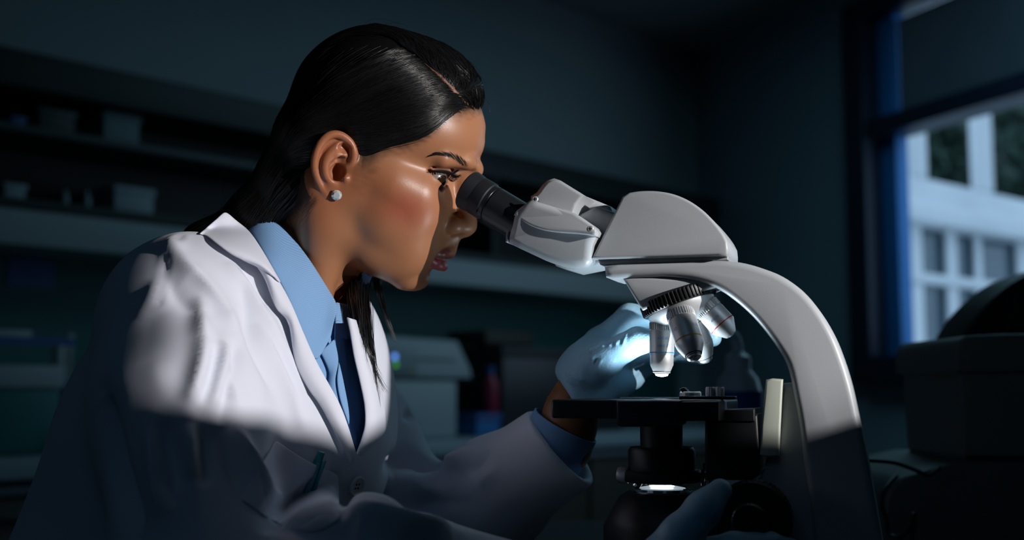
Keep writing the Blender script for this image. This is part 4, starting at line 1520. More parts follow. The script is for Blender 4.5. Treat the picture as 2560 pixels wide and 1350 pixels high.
# eyes
m_sclera = mat('eye_white', (0.25, 0.22, 0.21), 0.2, coat=0.5)
m_iris = mat('dark_brown_iris', (0.020, 0.010, 0.006), 0.12, coat=1.0)
for sg in (-1, 1):
    c = np.array([EYE[0], sg * EYE[1], EYE[2]])
    gaze = np.array([0.80, -0.53, -0.15])
    gaze /= np.linalg.norm(gaze)
    Mx = axis_mat(c, c + gaze)
    ev = [(ER * math.sin(a), ER * math.cos(a)) for a in np.linspace(0, PI, 28)]
    w = lambda ob: [setattr(v, 'co', Vector(h2w(v.co[:]))) for v in ob.data.vertices]
    e = lathe('eyeball', ev, m_sclera, person, Mx, 40, 180)
    w(e)
    i_ = lathe('iris', [(0, ER + .75)] + [(r, math.sqrt((ER + .25) ** 2 - r * r) + .5 * (1 - r / 6.6)) for r in (1, 2, 3, 4, 5, 6, 6.6, 7.0)] + [(7.0, ER * .8)], m_iris, e, Mx, 32, 180)
    w(i_)

# lashes
m_lash = mat('lash', (0.006, 0.005, 0.005), 0.5)
lv, lf = [], []


def add_tube(lv, lf, pts, rad, seg=4):
    v, f = tube_data(pts, rad, seg)
    k = len(lv)
    lv += [tuple(p) for p in v]
    lf += [tuple(i + k for i in q) for q in f]


rnd = random.Random(2)
for sg in (-1, 1):
    lv, lf = [], []
    up_l = spline([(65.6, sg * 48.6, 20.0), (73.6, sg * 44.8, 22.0), (81.8, sg * 37.4, 22.4), (84.7, sg * 30, 21.4), (82.5, sg * 23, 16)], 14)
    for i in range(4, len(up_l)):
        p = up_l[i] + np.array([rnd.uniform(-.2, .2)] * 3)
        t = i / len(up_l)
        d = np.array([0.9, sg * (0.75 - 1.0 * t), -0.18])
        d /= np.linalg.norm(d)
        L = 7.0 + 2.5 * math.sin(PI * min(1, t * 1.1)) + rnd.uniform(-1, 1)
        pts = [p + d * L * k - np.array([0, 0, 1]) * 2.2 * math.sin(PI * k * .7) + np.array([0, 0, 1]) * 4.5 * k * k for k in (0, .3, .6, .85, 1)]
        add_tube(lv, lf, pts, [.26, .24, .18, .11, .04])
    lo_l = spline([(69, sg * 46.4, 14), (73, sg * 44.4, 11.0), (80.4, sg * 37.7, 8.5), (83, sg * 30, 8.2)], 10)
    for i in range(0, len(lo_l), 4):
        p = lo_l[i]
        d = np.array([0.7, sg * .5, -.7])
        pts = [p + d * 3.0 * k for k in (0, .5, 1)]
        add_tube(lv, lf, pts, [.15, .12, .03])
    link('eyelashes', mesh_from('eyelashes', h2w(np.array(lv)), lf), m_lash, person)

# brows: short hairs on the painted arch
for sg in (-1, 1):
    bv, bf = [], []
    for i in range(230):
        t = rnd.random() ** .9
        j = t * (len(br_l) - 1)
        a = br_l[int(j)] + (br_l[min(int(j) + 1, len(br_l) - 1)] - br_l[int(j)]) * (j % 1)
        w_ = np.interp(t, [0, .12, .35, .7, 1], [1.6, 2.5, 2.1, 1.1, .4])
        a = a + np.array([0, 0, rnd.uniform(-1, 1) * w_])
        a[1] *= sg
        tan = br_l[min(int(j) + 2, len(br_l) - 1)] - br_l[max(int(j) - 2, 0)]
        tan = tan / np.linalg.norm(tan)
        d = np.array([tan[0], tan[1] * sg, tan[2] + .55 * (1 - t)])
        pts = []
        q = a.copy()
        for k in range(4):
            loc, nn, _, _ = head_bvh.find_nearest(Vector(q))
            pts.append(np.array(loc) + np.array(nn) * (.15 + .25 * k / 3))
            q = np.array(loc) + d / np.linalg.norm(d) * 1.7
        add_tube(bv, bf, pts, [.10, .10, .08, .03], 3)
    link('eyebrow', mesh_from('eyebrow', h2w(np.array(bv)), bf), m_lash, person)

# earring: a clear stone in a four-claw silver setting
ep, en, _, _ = head_bvh.ray_cast(Vector((hpix(842, 487, -72)[0], -120, hpix(842, 487, -72)[2])), Vector((0, 1, 0)))
ep = np.array(ep)
sil = mat('silver', (0.85, 0.86, 0.88), .15, metal=1)
Ms = axis_mat(ep, ep + np.array([.18, -1, .02]))
bm = bmesh.new()
rg = []
for r, h, n, o in ((4.3, 2.4, 16, 0), (2.5, 4.2, 8, .2), ):
    rg.append([bm.verts.new((r * math.cos(2 * PI * k / n + o), r * math.sin(2 * PI * k / n + o), h)) for k in range(n)])
tip_ = bm.verts.new((0, 0, .2))
bm.faces.new(rg[1])
for k in range(8):
    bm.faces.new((rg[1][k], rg[0][2 * k], rg[0][2 * k + 1]))
    bm.faces.new((rg[1][k], rg[0][2 * k + 1], rg[0][(2 * k + 2) % 16], rg[1][(k + 1) % 8]))
for k in range(16):
    bm.faces.new((rg[0][k], tip_, rg[0][(k + 1) % 16]))
bmesh.ops.transform(bm, matrix=Ms, verts=bm.verts)
stone = link('earring', bm_mesh('earring', bm), mat('clear_stone', (0.92, 0.95, 0.97), .03, spec=1.0, metal=.45, coat=1.0), person)
for v in stone.data.vertices:
    v.co = Vector(h2w(v.co[:]))
cv, cf = [], []
for k in range(4):
    a = PI / 4 + k * PI / 2
    pts = [Ms @ Vector((r * math.cos(a), r * math.sin(a), h)) for r, h in ((1.2, 0), (3.6, 1.2), (4.5, 2.4), (3.9, 3.1))]
    add_tube(cv, cf, [np.array(p) for p in pts], [.4, .4, .45, .5], 6)
link('setting', mesh_from('setting', h2w(np.array(cv)), cf), sil, stone)

# ------------------------------------------------------------------ the woman: trunk, sleeves, shirt and coat (world metres)
def PP(*q):
    return [P(*p) for p in q]


YAW = math.radians(26)
T_F = np.array([math.cos(YAW), -math.sin(YAW), 0.0])       # where her chest faces
T_R = np.array([-math.sin(YAW), -math.cos(YAW), 0.0])      # her right, the near side
T_U = np.array([0.40, -0.14, 0.90])                         # up the leaning spine
T_U /= np.linalg.norm(T_U)
T_N = np.cross(T_R, T_U)
T_N = T_N if T_N @ T_F > 0 else -T_N
TR3 = [T_N, T_R, T_U]                                       # rows: chest normal, right, up


def trunk(F, g, arms=True):
    """the leaning trunk and both arms, grown outwards by g metres"""
    F.ell(P(640, 895, 1.025), (.078 + g, .120 + g, .098 + g), 0, R=TR3)
    F.ell(P(600, 1045, 1.02), (.100 + g, .145 + g, .128 + g), .04, R=TR3)
    F.ell(P(505, 1330, 1.02), (.118 + g, .150 + g, .20 + g), .06, R=TR3)
    F.ell(P(430, 1660, 1.04), (.130 + g, .165 + g, .16 + g), .06, R=TR3)
    F.ell(P(752, 1075, .985), (.050 + g, .055 + g, .055 + g), .04)
    F.ell(P(788, 1080, 1.07), (.048 + g, .052 + g, .055 + g), .04)
    F.cone(P(640, 742, 1.04), P(465, 782, .92), .049 + g, .048 + g, .035)
    F.cone(P(690, 740, 1.08), P(790, 930, 1.17), .048 + g, .045 + g, .045)
    if arms:
        F.chain(PP((448, 790, .905), (452, 1000, .865), (500, 1540, .80)), [.048 + g, .050 + g, .050 + g], .035)
        F.chain(PP((500, 1560, .80), (900, 1448, .79), (1450, 1535, .82)), [.049 + g, .044 + g, .030 + g], .03)
        F.chain(PP((800, 945, 1.18), (900, 1095, 1.18), (1060, 1335, 1.15)), [.042 + g, .044 + g, .043 + g], .035)
        F.chain(PP((1060, 1340, 1.16), (1230, 1240, 1.10), (1408, 1114, 1.035)), [.045 + g, .042 + g, .0370 + g], .03)


# body: trunk and arms in one closed skin, joined to the head
BF = Field((-.60, .66, .62), (.16, 1.36, 1.32), .006)
trunk(BF, -.014)
BF.cone(h2w((-14, 0, -25)), h2w(NECK_BASE), .050, .054, .03)
BF.chain(PP((1408, 1114, 1.035), (1426, 1040, 1.030), (1452, 965, 1.028)), [.0245, .0228, .0205], .012)
BF.chain(PP((1450, 1535, .82), (1590, 1490, .835)), [.025, .023], .012)
BF.smooth(1)
bv_, bf_ = BF.mesh()
bv_ = relax(bv_, bf_, 3, .5)
bm_ = mesh_from('trunk', bv_, bf_)
colour_attr(bm_, np.tile(np.array([0.29, 0.116, 0.053]), (len(bv_), 1)))
tmp = link('trunk', bm_, m_skin)
with bpy.context.temp_override(active_object=person, object=person, selected_editable_objects=[person, tmp], selected_objects=[person, tmp]):
    bpy.ops.object.join()

# ---- coat
m_coat = mat('white_coat_cotton', (0.72, 0.745, 0.85), 0.85, spec=0.2, bump=(1500, 0.12, 0.0005), sheen=0.15)
m_shirt = bpy.data.materials.new('blue_twill')
m_shirt.use_nodes = True
nt = m_shirt.node_tree
b = nt.nodes['Principled BSDF']
b.inputs['Roughness'].default_value = .85
b.inputs['Specular IOR Level'].default_value = .2
tc = nt.nodes.new('ShaderNodeTexCoord')
mp = nt.nodes.new('ShaderNodeMapping')
mp.inputs['Rotation'].default_value = (0.3, 0.9, 0.5)
wv = nt.nodes.new('ShaderNodeTexWave')
wv.inputs['Scale'].default_value = 420
wv.inputs['Distortion'].default_value = .6
rp = nt.nodes.new('ShaderNodeValToRGB')
rp.color_ramp.elements[0].color = (0.18, 0.35, 0.62, 1)
rp.color_ramp.elements[1].color = (0.25, 0.43, 0.70, 1)
nt.links.new(tc.outputs['Object'], mp.inputs[0])
nt.links.new(mp.outputs[0], wv.inputs['Vector'])
nt.links.new(wv.outputs['Color'], rp.inputs[0])
nt.links.new(rp.outputs[0], b.inputs['Base Color'])

CF = Field((-.60, .66, .70), (.10, 1.36, 1.33), .0028)
trunk(CF, 0.004)
CF.smooth(2)
# sleeve end of the far arm: cut flat and hollow
cuff_c = P(1412, 1124, 1.035)
cuff_ax = np.array([.72, -.22, .66])
cuff_ax /= np.linalg.norm(cuff_ax)
sl, g = CF.win(cuff_c - .09, cuff_c + .09)
pl_ = sum((g[i] - cuff_c[i]) * cuff_ax[i] for i in range(3))
CF.comb(sl, np.broadcast_to(-pl_, CF.d[sl].shape), .004, 'sub')
CF.cone(cuff_c - cuff_ax * .002, cuff_c + cuff_ax * .05, .0305, .0330, .003, 'sub')
cv0, cf0 = CF.mesh()
cv0 = relax(cv0, cf0, 3, .5)
COAT0 = BVHTree.FromPolygons([Vector(p) for p in cv0], [tuple(q) for q in cf0.tolist()])


def on(bvh, px, py):
    p, n, i, d = bvh.ray_cast(Vector(CAM), Vector(ray(px, py)).normalized())
    return (np.array(p), np.array(n)) if p else (None, None)


def on_line(bvh, pts, n=6):
    r = [on(bvh, *q)[0] for q in spline(pts, n)]
    return np.array([q for q in r if q is not None])


def px_of(v):
    d = v - CAM
    z = d @ C_F
    return np.stack([1280 + FPX * (d @ C_R) / z, 675 - FPX * (d @ C_U) / z], 1)


def in_poly(pt, poly):
    x, y = pt[:, 0], pt[:, 1]
    r = np.zeros(len(pt), bool)
    n = len(poly)
    for i in range(n):
        x0, y0 = poly[i]
        x1, y1 = poly[(i + 1) % n]
        c = ((y0 > y) != (y1 > y)) & (x < (x1 - x0) * (y - y0) / (y1 - y0 + 1e-9) + x0)
        r ^= c
    return r


# folds: (points in the photo, width m, height m) raised or sunk along the cloth
FOLDS = [
    # long folds running down from the shoulder
    ([(425, 600), (440, 640), (500, 700), (560, 770), (600, 830)], .010, 0.0051),
    ([(470, 690), (520, 740), (580, 790)], .010, -0.0029),
    ([(395, 690), (370, 760), (340, 800)], .009, 0.0030),
    ([(420, 640), (390, 720), (372, 800), (365, 900)], .012, -0.0010),
    ([(500, 780), (505, 860), (490, 960), (470, 1020)], .009, 0.0043),
    ([(540, 870), (520, 960), (495, 1020)], .007, -0.0043),
    ([(560, 860), (545, 960), (530, 1020)], .007, 0.0043),
    ([(600, 850), (570, 940), (560, 1010), (545, 1080)], .008, -0.0043),
    ([(640, 800), (680, 900), (730, 1010), (760, 1080)], .010, 0.0043),
    ([(600, 760), (640, 870), (690, 980)], .010, -0.0036),
    ([(560, 650), (620, 720), (660, 800), (690, 880)], .009, 0.0036),
    ([(590, 640), (640, 700), (668, 770)], .007, -0.0043),
    ([(408, 655), (418, 700), (450, 745), (500, 790), (540, 815)], .011, -0.0032),
    ([(500, 735), (503, 800), (500, 860)], .008, 0.0029),
    ([(420, 1000), (400, 960), (385, 900)], .012, 0.0010),
    ([(520, 860), (500, 940), (470, 1010)], .007, 0.0029),
    ([(548, 850), (570, 930), (592, 1010)], .007, 0.0029),
    ([(660, 760), (700, 860), (770, 990)], .009, 0.0030),
    ([(600, 690), (625, 780), (640, 850)], .008, -0.0025),
    ([(760, 700), (700, 660), (660, 650)], .008, -0.0029),
    # lower sleeve and front
    ([(375, 1060), (390, 1130), (400, 1220), (410, 1300)], .008, .008),
    ([(400, 1050), (425, 1140), (440, 1240)], .009, -.008),
    ([(470, 1060), (478, 1130), (482, 1200)], .007, .008),
    ([(500, 1060), (508, 1140), (520, 1220)], .009, -.007),
    ([(570, 1060), (600, 1130), (630, 1210), (650, 1280)], .010, .008),
    ([(545, 1060), (575, 1140), (600, 1230)], .009, -.006),
    ([(255, 980), (272, 1100), (300, 1220), (345, 1340)], .012, -.014),
    ([(840, 1190), (770, 1225), (700, 1280), (650, 1340)], .010, -.012),
    ([(835, 1170), (760, 1190), (690, 1240), (640, 1300)], .012, .007),
    ([(865, 1220), (855, 1265), (880, 1300)], .008, -.009),
    # far sleeve
    ([(1010, 1045), (1040, 1020), (1052, 1000)], .007, -.006),
    ([(1170, 1190), (1200, 1150), (1235, 1110)], .009, -.006),
    ([(1200, 1210), (1240, 1170), (1270, 1120)], .009, .007),
    ([(1120, 1160), (1160, 1150), (1180, 1120)], .009, .008),
    ([(1040, 1180), (1110, 1140), (1150, 1110)], .010, -.008),
    ([(1270, 1290), (1300, 1230), (1310, 1160)], .008, -.003),
    ([(980, 1200), (1050, 1210), (1120, 1240)], .012, .008),
    ([(960, 1160), (1040, 1150), (1100, 1170)], .010, -.008),
    ([(1000, 1280), (1080, 1250), (1160, 1260)], .012, -.010),
    # near forearm resting along the bottom
    ([(870, 1265), (1000, 1318), (1130, 1335)], .012, .010),
    ([(700, 1300), (800, 1330), (900, 1345)], .012, -.008),
]
cn = normals_of(cv0, cf0)
face_cam = np.einsum('ij,ij->i', cn, CAM - cv0) > 0
cv = cv0.copy()
disp = np.zeros(len(cv))
for pts, w, h in FOLDS:
    ln = on_line(COAT0, pts)
    if len(ln) < 2:
        continue
    near_ = np.all((cv > ln.min(0) - 3 * w) & (cv < ln.max(0) + 3 * w), axis=1)
    d, t = seg_dist(cv[near_], ln)
    w, h = w * .8, h * (1.7 if h > 0 else 1.4)
    disp[near_] += h * np.exp(-(np.abs(d) / w) ** 1.6) * np.clip(np.sin(PI * np.clip(t, 0.02, .98)), 0, 1) ** .6
small = np.array([noise.noise(Vector((a * 9, b_ * 9, c * 5))) for a, b_, c in cv]) * .0035 + np.array([noise.noise(Vector((a * 28, b_ * 28, c * 14 + 7))) for a, b_, c in cv]) * .0012
calm = sstep(.05, .09, np.linalg.norm(cv0 - cuff_c, axis=1))
cv = cv + cn * ((disp + small) * calm)[:, None]
# armhole seam of the near shoulder
seam = on_line(COAT0, [(452, 592), (424, 640), (404, 700), (394, 760)])
d, t = seg_dist(cv, seam)
cv -= cn * (.0009 * np.exp(-(d / .0022) ** 2))[:, None]
cv += cn * (.0006 * np.exp(-((d - .005) / .003) ** 2))[:, None]
COAT = BVHTree.FromPolygons([Vector(p) for p in cv], [tuple(q) for q in cf0.tolist()])

# the open front, and no cloth over the neck
open_px = [(535, 380), (535, 556), (556, 541), (600, 568), (630, 606), (676, 690), (720, 780), (760, 870), (800, 950), (838, 1030), (882, 1118), (893, 1128), (914, 1092), (924, 1040), (912, 960), (896, 880), (886, 800), (896, 740), (960, 640), (900, 400)]
q = px_of(cv)
cut = in_poly(q, open_px)
nb_ = h2w(NECK_BASE)
axn = h2w((0, 0, 0)) - nb_
axn /= np.linalg.norm(axn)
rad_ = np.linalg.norm((cv - nb_) - ((cv - nb_) @ axn)[:, None] * axn, axis=1)
cut = (cut & face_cam) | in_poly(q, [(500, 300), (500, 578), (556, 541), (600, 568), (640, 600), (640, 300)]) | ((rad_ < .062) & ((cv - nb_) @ axn > .0))
cut |= ((cv - cuff_c) @ cuff_ax > .0015) & (np.linalg.norm(cv - cuff_c, axis=1) < .09)
keep = ~cut[cf0].any(1)
used = np.unique(cf0[keep])
remap = np.full(len(cv), -1)
remap[used] = np.arange(len(used))
coat = link('lab_coat', mesh_from('lab_coat', cv[used], remap[cf0[keep]]), m_coat, person)
sd = coat.modifiers.new('cloth', 'SOLIDIFY')
sd.thickness = .0016
sd.offset = -1

# ---- shirt under the coat
SF = Field((-.42, .80, .86), (.02, 1.30, 1.30), .003)
trunk(SF, -.0065, arms=False)
SF.cone(h2w((-12, 0, -70)), h2w(NECK_BASE), .052, .060, .02)
SF.smooth(1)
sv, sf_ = SF.mesh()
sv = relax(sv, sf_, 2, .5)
sn = normals_of(sv, sf_)
sv += sn * (np.array([noise.noise(Vector((a * 18, b_ * 18, c * 9))) for a, b_, c in sv]) * .002)[:, None]
ax_h = (sv - nb_) @ axn
rad_ = np.linalg.norm((sv - nb_) - ax_h[:, None] * axn, axis=1)
q = px_of(sv)
neck_px = [(560, 300), (600, 560), (690, 600), (745, 700), (800, 800), (838, 790), (858, 770), (900, 700), (960, 400)]
cutv = (in_poly(q, neck_px) & (ax_h > -.10)) | in_poly(q, [(380, 300), (380, 620), (500, 604), (560, 566), (620, 590), (640, 300)])
keep = ~cutv[sf_].any(1)
used = np.unique(sf_[keep])
remap = np.full(len(sv), -1)
remap[used] = np.arange(len(used))
shirt = link('shirt', mesh_from('shirt', sv[used], remap[sf_[keep]]), m_shirt, person)
SHIRT = BVHTree.FromPolygons([Vector(p) for p in sv], [tuple(q_) for q_ in sf_.tolist()])
SKIN = BVHTree.FromPolygons([Vector(p) for p in h2w(HEAD_V)], [tuple(q_) for q_ in HEAD_F.tolist()])


def first(bvhs, px, py):
    best = None
    for b_ in bvhs:
        p, n = on(b_, px, py)
        if p is not None:
            d = np.linalg.norm(p - CAM)
            if best is None or d < best[0]:
                best = (d, p, n)
    return (best[1], best[2]) if best else (None, None)


def resamp(c, n):
    c = np.asarray(c, float)
    L = np.r_[0, np.cumsum(np.linalg.norm(np.diff(c, axis=0), axis=1))]
    t = np.linspace(0, L[-1], n)
    return np.stack([np.interp(t, L, c[:, k]) for k in range(c.shape[1])], 1)


def sheet_mesh(name, G, m, parent, thick=.0016, sub=1):
    nu, nv = G.shape[:2]
    f = [(i * nv + j, i * nv + j + 1, (i + 1) * nv + j + 1, (i + 1) * nv + j) for i in range(nu - 1) for j in range(nv - 1)]
    me = mesh_from(name, G.reshape(-1, 3), f)
    o = link(name, me, m, parent)
    # outer side towards the camera
    c = me.polygons[len(f) // 2]
    if c.normal.dot(Vector(CAM) - c.center) < 0:
        me.flip_normals()
    s_ = o.modifiers.new('cloth', 'SOLIDIFY')
    s_.thickness = thick
    s_.offset = 0
    if sub:
        b_ = o.modifiers.new('round', 'SUBSURF')
        b_.levels = sub
        b_.render_levels = sub
    return o


def sheet(name, inner, outer, bvhs, m, parent, off=(.004, .003), bulge=.002, nu=26, nv=8, thick=.0016, lift=None):
    """a flap of cloth lying on a surface: inner and outer edges traced in the photo, projected on to it and raised"""
    a, b_ = resamp(spline(inner, 8), nu), resamp(spline(outer, 8), nu)
    G = np.zeros((nu, nv, 3))
    hits = {}
    for i in range(nu):
        for j in range(nv):
            t = j / (nv - 1)
            px, py = a[i] * (1 - t) + b_[i] * t
            hits[i, j] = (px, py) + first(bvhs, px, py)
    good = [(v[0], v[1], v[2], v[3]) for v in hits.values() if v[2] is not None]
    for i in range(nu):
        for j in range(nv):
            t = j / (nv - 1)
            px, py, p, n = hits[i, j]
            if p is None:                       # beyond the edge of the cloth below: keep the depth of the nearest point that has some
                g_ = min(good, key=lambda q_: (q_[0] - px) ** 2 + (q_[1] - py) ** 2)
                p, n = P(px, py, g_[2][1]), g_[3]
            h = off[0] * (1 - t) + off[1] * t + bulge * math.sin(PI * t)
            dv = CAM - p
            dv /= np.linalg.norm(dv)
            G[i, j] = p + dv * h / max(.45, float(n @ dv))
    # even out
    for _ in range(3):
        H = G.copy()
        H[1:-1, 1:-1] = .25 * (G[:-2, 1:-1] + G[2:, 1:-1] + G[1:-1, :-2] + G[1:-1, 2:])
        G[1:-1, 1:-1] = .5 * G[1:-1, 1:-1] + .5 * H[1:-1, 1:-1]
    return sheet_mesh(name, G, m, parent, thick)


def ribbon(name, ca, cb, m, parent, bulge=.0, nv=8, nu=30, thick=.0016, outward=None):
    """cloth stretched between two space curves"""
    a, b_ = resamp(spline(ca, 6), nu), resamp(spline(cb, 6), nu)
    G = np.zeros((nu, nv, 3))
    for j in range(nv):
        t = j / (nv - 1)
        G[:, j] = a * (1 - t) + b_ * t
        if bulge:
            for i in range(nu):
                d = CAM - G[i, j]
                d /= np.linalg.norm(d)
                G[i, j] += d * bulge * math.sin(PI * t)
    return sheet_mesh(name, G, m, parent, thick)


# coat collar and lapels
sheet('collar', [(556, 534), (566, 530), (590, 550), (623, 578), (650, 616), (680, 668), (702, 708)], [(497, 586), (515, 590), (545, 612), (578, 636), (610, 652), (640, 664), (668, 676)], [COAT0], m_coat, coat, (.010, .005), .004, 28, 9)
sheet('lapel', [(655, 628), (690, 690), (724, 752), (761, 838), (793, 908), (843, 998), (866, 1054), (890, 1134)], [(640, 664), (664, 700), (690, 772), (722, 806), (738, 905), (772, 975), (806, 1023), (880, 1166)], [COAT0], m_coat, coat, (.008, .004), .003, 40, 9)
sheet('lapel', [(866, 792), (874, 830), (884, 890), (898, 950), (910, 1010), (912, 1060), (903, 1098), (891, 1136)], [(892, 800), (912, 850), (932, 900), (948, 950), (960, 1010), (964, 1060), (958, 1085), (900, 1140)], [COAT0], m_coat, coat, (.008, .004), .004, 34, 8)


def near_of(bv, px, py, lift):
    p, n = first([bv, SKIN], px, py)
    if p is None:
        p, n = P(px, py, 1.02), np.array([0, -1.0, 0])
    d = CAM - p
    d /= np.linalg.norm(d)
    return p + (n * .3 + d * .7) * lift


def hit_any(px, py, lift):
    p, n = first([COAT0, SHIRT, SKIN], px, py)
    if p is None:
        p = P(px, py, 1.0)
    d = CAM - p
    d /= np.linalg.norm(d)
    return p + d * lift


# shirt collar: near leaf, far leaf
top = [(640, 520), (655, 522), (672, 530), (705, 564), (738, 602), (776, 652), (812, 708), (836, 748), (843, 772)]
bot = [(585, 548), (600, 556), (625, 580), (667, 648), (712, 730), (748, 815), (776, 880), (792, 902), (826, 842)]
ta = [hit_any(*q_, .005) for q_ in top]
tb = [hit_any(*q_, .0095) for q_ in bot]
ribbon('collar_leaf', ta, tb, m_shirt, shirt, .006, 10, 40, .0018)
top2 = [(836, 756), (846, 758), (862, 762), (872, 768)]
bot2 = [(832, 846), (850, 850), (866, 852), (874, 846)]
ribbon('collar_leaf', [near_of(SHIRT, *q_, .004) for q_ in top2], [near_of(SHIRT, *q_, .006) for q_ in bot2], m_shirt, shirt, .002, 6, 12, .0018)
# placket
sheet('placket', [(838, 800), (836, 850), (846, 900), (842, 950), (850, 1000), (870, 1060), (884, 1110)], [(856, 800), (862, 860), (868, 920), (872, 980), (880, 1040), (890, 1090), (893, 1120)], [SHIRT], m_shirt, shirt, (.0035, .0025), .001, 26, 5, .0015)
sheet('placket_fold', [(800, 880), (822, 930), (820, 970), (830, 1010)], [(836, 846), (846, 900), (838, 955), (848, 1010)], [SHIRT], m_shirt, shirt, (.002, .006), .001, 20, 6, .0015)

# shirt cuff of the far arm
ca_, cb_ = P(1392, 1166, 1.040), P(1415, 1062, 1.028)
axc = np.array([.46, -.16, .87])
axc /= np.linalg.norm(axc)
cb_ = cb_ + np.array([0, .004, 0])
Mc = axis_mat(cb_ - axc * .050, cb_)
lathe('cuff', [(.0296, .014), (.0298, .02), (.0300, .045), (.0297, .0495), (.0285, .050), (.0280, .046), (.0285, .02), (.0285, .014)], m_shirt, shirt, Mc, 64, 60)

# front button, breast pocket
bp3, bn3 = on(COAT, 887, 1213)
m_btn = mat('white_button', (0.62, 0.64, 0.68), .3, coat=.4)
Mb = axis_mat(bp3 + bn3 * .0012, bp3 + bn3 * .02)
btn = lathe('button', [(0, 0), (.0080, 0), (.0084, .0008), (.0082, .0022), (.0072, .0027), (.0062, .0021), (.0058, .0014), (0, .0014)], m_btn, coat, Mb, 40)
for i in (-1, 1):
    for j in (-1, 1):
        lathe('button_hole', [(0, .00145), (.0009, .00145), (.0009, .0016), (0, .0016)], m_darkm, btn, Mb @ Matrix.Translation((i * .0016, j * .0016, 0)), 12)
sheet('breast_pocket', [(690, 1100), (742, 1135), (792, 1163), (832, 1180), (846, 1192)], [(600, 1250), (660, 1290), (720, 1320), (790, 1330), (850, 1300)], [COAT], m_coat, coat, (.0030, .0008), .0005, 22, 10, .0010)

# pen clipped in the pocket
m_pen = mat('teal_pen_plastic', (0.01, 0.22, 0.28), .2, coat=.6)
pp, pn_ = on(COAT, 793, 1160)
pd = np.array([-.25, .05, -.95])
pd -= pn_ * (pd @ pn_)
pd = pd / np.linalg.norm(pd) - pn_ * .55
pd /= np.linalg.norm(pd)
p0 = P(793, 1140, 1) * 0 + on(COAT, 793, 1146)[0] + pn_ * .0030 - pd * .004
Mp = axis_mat(p0, p0 + pd)
pen = tag(empty('pen', tuple(p0)), 'teal capped pen sticking out of the coat breast pocket', 'pen')
Mp0 = Matrix.Translation(-pen.location) @ Mp
lathe('barrel', [(0, .006), (.0034, .006), (.0036, .008), (.0036, .10), (.0012, .118), (0, .12)], m_pen, pen, Mp0, 20)
lathe('push_button', [(0, -.001), (.0024, -.001), (.0028, .0), (.0028, .006), (.0018, .0062)], m_pen, pen, Mp0, 20)
box('clip', -.001, .001, -.0062, -.0038, .004, .035, m_pen, pen, .0004, M=Mp0)

# ------------------------------------------------------------------ hair
m_hair = mat('black_hair', (0.0060, 0.0058, 0.0065), 0.30, spec=0.8)
m_under = mat('hair_underlayer', (0.004, 0.004, 0.0045), 0.8, spec=0.08)
GF = Field((-170, -100, -150), (112, 100, 138), 1.7)
INF = 6.0
GF.ell((16, 0, 50), (81, 69, 72))
GF.ell((44, 0, 48), (58.5, 58, 42), 12)
GF.ell((2, 0, 4), (66, 63, 52), 20)
GF.ell((46, 0, 76), (40.5, 41, 36.5), 8)
sl, g = GF.win((-170, -100, -150), (112, 100, 138))
over = g[2] - np.interp(g[0], HL_F, HL_U)
T = np.interp(over, [-8, 0, 5, 16], [-5, -0.6, 2.6, INF]).astype(np.float32)
ear_in = sstep(1.25, .85, np.sqrt(((g[0] + 8) / 15.5) ** 2 + ((g[2] - 3) / 26.0) ** 2)) * (np.abs(g[1]) > 45)
T = (T * (1 - ear_in) - 5 * ear_in).astype(np.float32)
GF.d = np.clip(np.broadcast_to(GF.d - T, GF.d.shape), -40, 1e3).copy()


def lp_(px, py, s):
    return hpix(px, py, s)


for s0 in (-44, -22, 0, 22, 44):
    sp = s0 * 1.0
    pts = [np.array([-36 + abs(s0) * .3, sp, 55]), np.array([-48 + abs(s0) * .35, sp, 18]), lp_(706, 425, 0) + np.array([6 + abs(s0) * .3, sp, 0]), lp_(626, 520, 0) + np.array([5 + abs(s0) * .25, sp, 0]), lp_(545, 600, 0) + np.array([0, sp, 0]), lp_(520, 690, 0) + np.array([-4, sp + 16, 0])]
    GF.chain(pts, [20, 24, 21, 17, 15, 9], 14)
GF.smooth(2)
gv, gf = GF.mesh()
gv = relax(gv, gf, 2, .5)
HAIRB = BVHTree.FromPolygons([Vector(p) for p in gv], [tuple(q) for q in gf.tolist()])
gn = normals_of(gv, gf)


def on_hair(px, py):
    a, b = w2h(CAM), w2h(CAM + ray(px, py))
    p, n, i, d = HAIRB.ray_cast(Vector(a), Vector(b - a).normalized())
    return (np.array(p), np.array(n)) if p else (None, None)


# the parting, from the brow back over the crown
PART_PX = spline([(1172, 268), (1158, 255), (1138, 232), (1116, 208), (1092, 184), (1066, 160), (1040, 140), (1005, 118)], 6)
PART = np.array([q for q in (on_hair(*q)[0] for q in PART_PX) if q is not None])
dpv, dpt = seg_dist(gv, PART)
gv = gv - gn * (1.7 * np.exp(-(dpv / 3.0) ** 2))[:, None]
HAIRB = BVHTree.FromPolygons([Vector(p) for p in gv], [tuple(q) for q in gf.tolist()])
gn = normals_of(gv, gf)
PART_S = lambda f: np.interp(f, PART[::-1, 0], PART[::-1, 1]) if PART[0, 0] > PART[-1, 0] else np.interp(f, PART[:, 0], PART[:, 1])
hair = link('hair', mesh_from('hair', h2w(gv), gf), m_hair, person)

rs = np.random.RandomState(7)


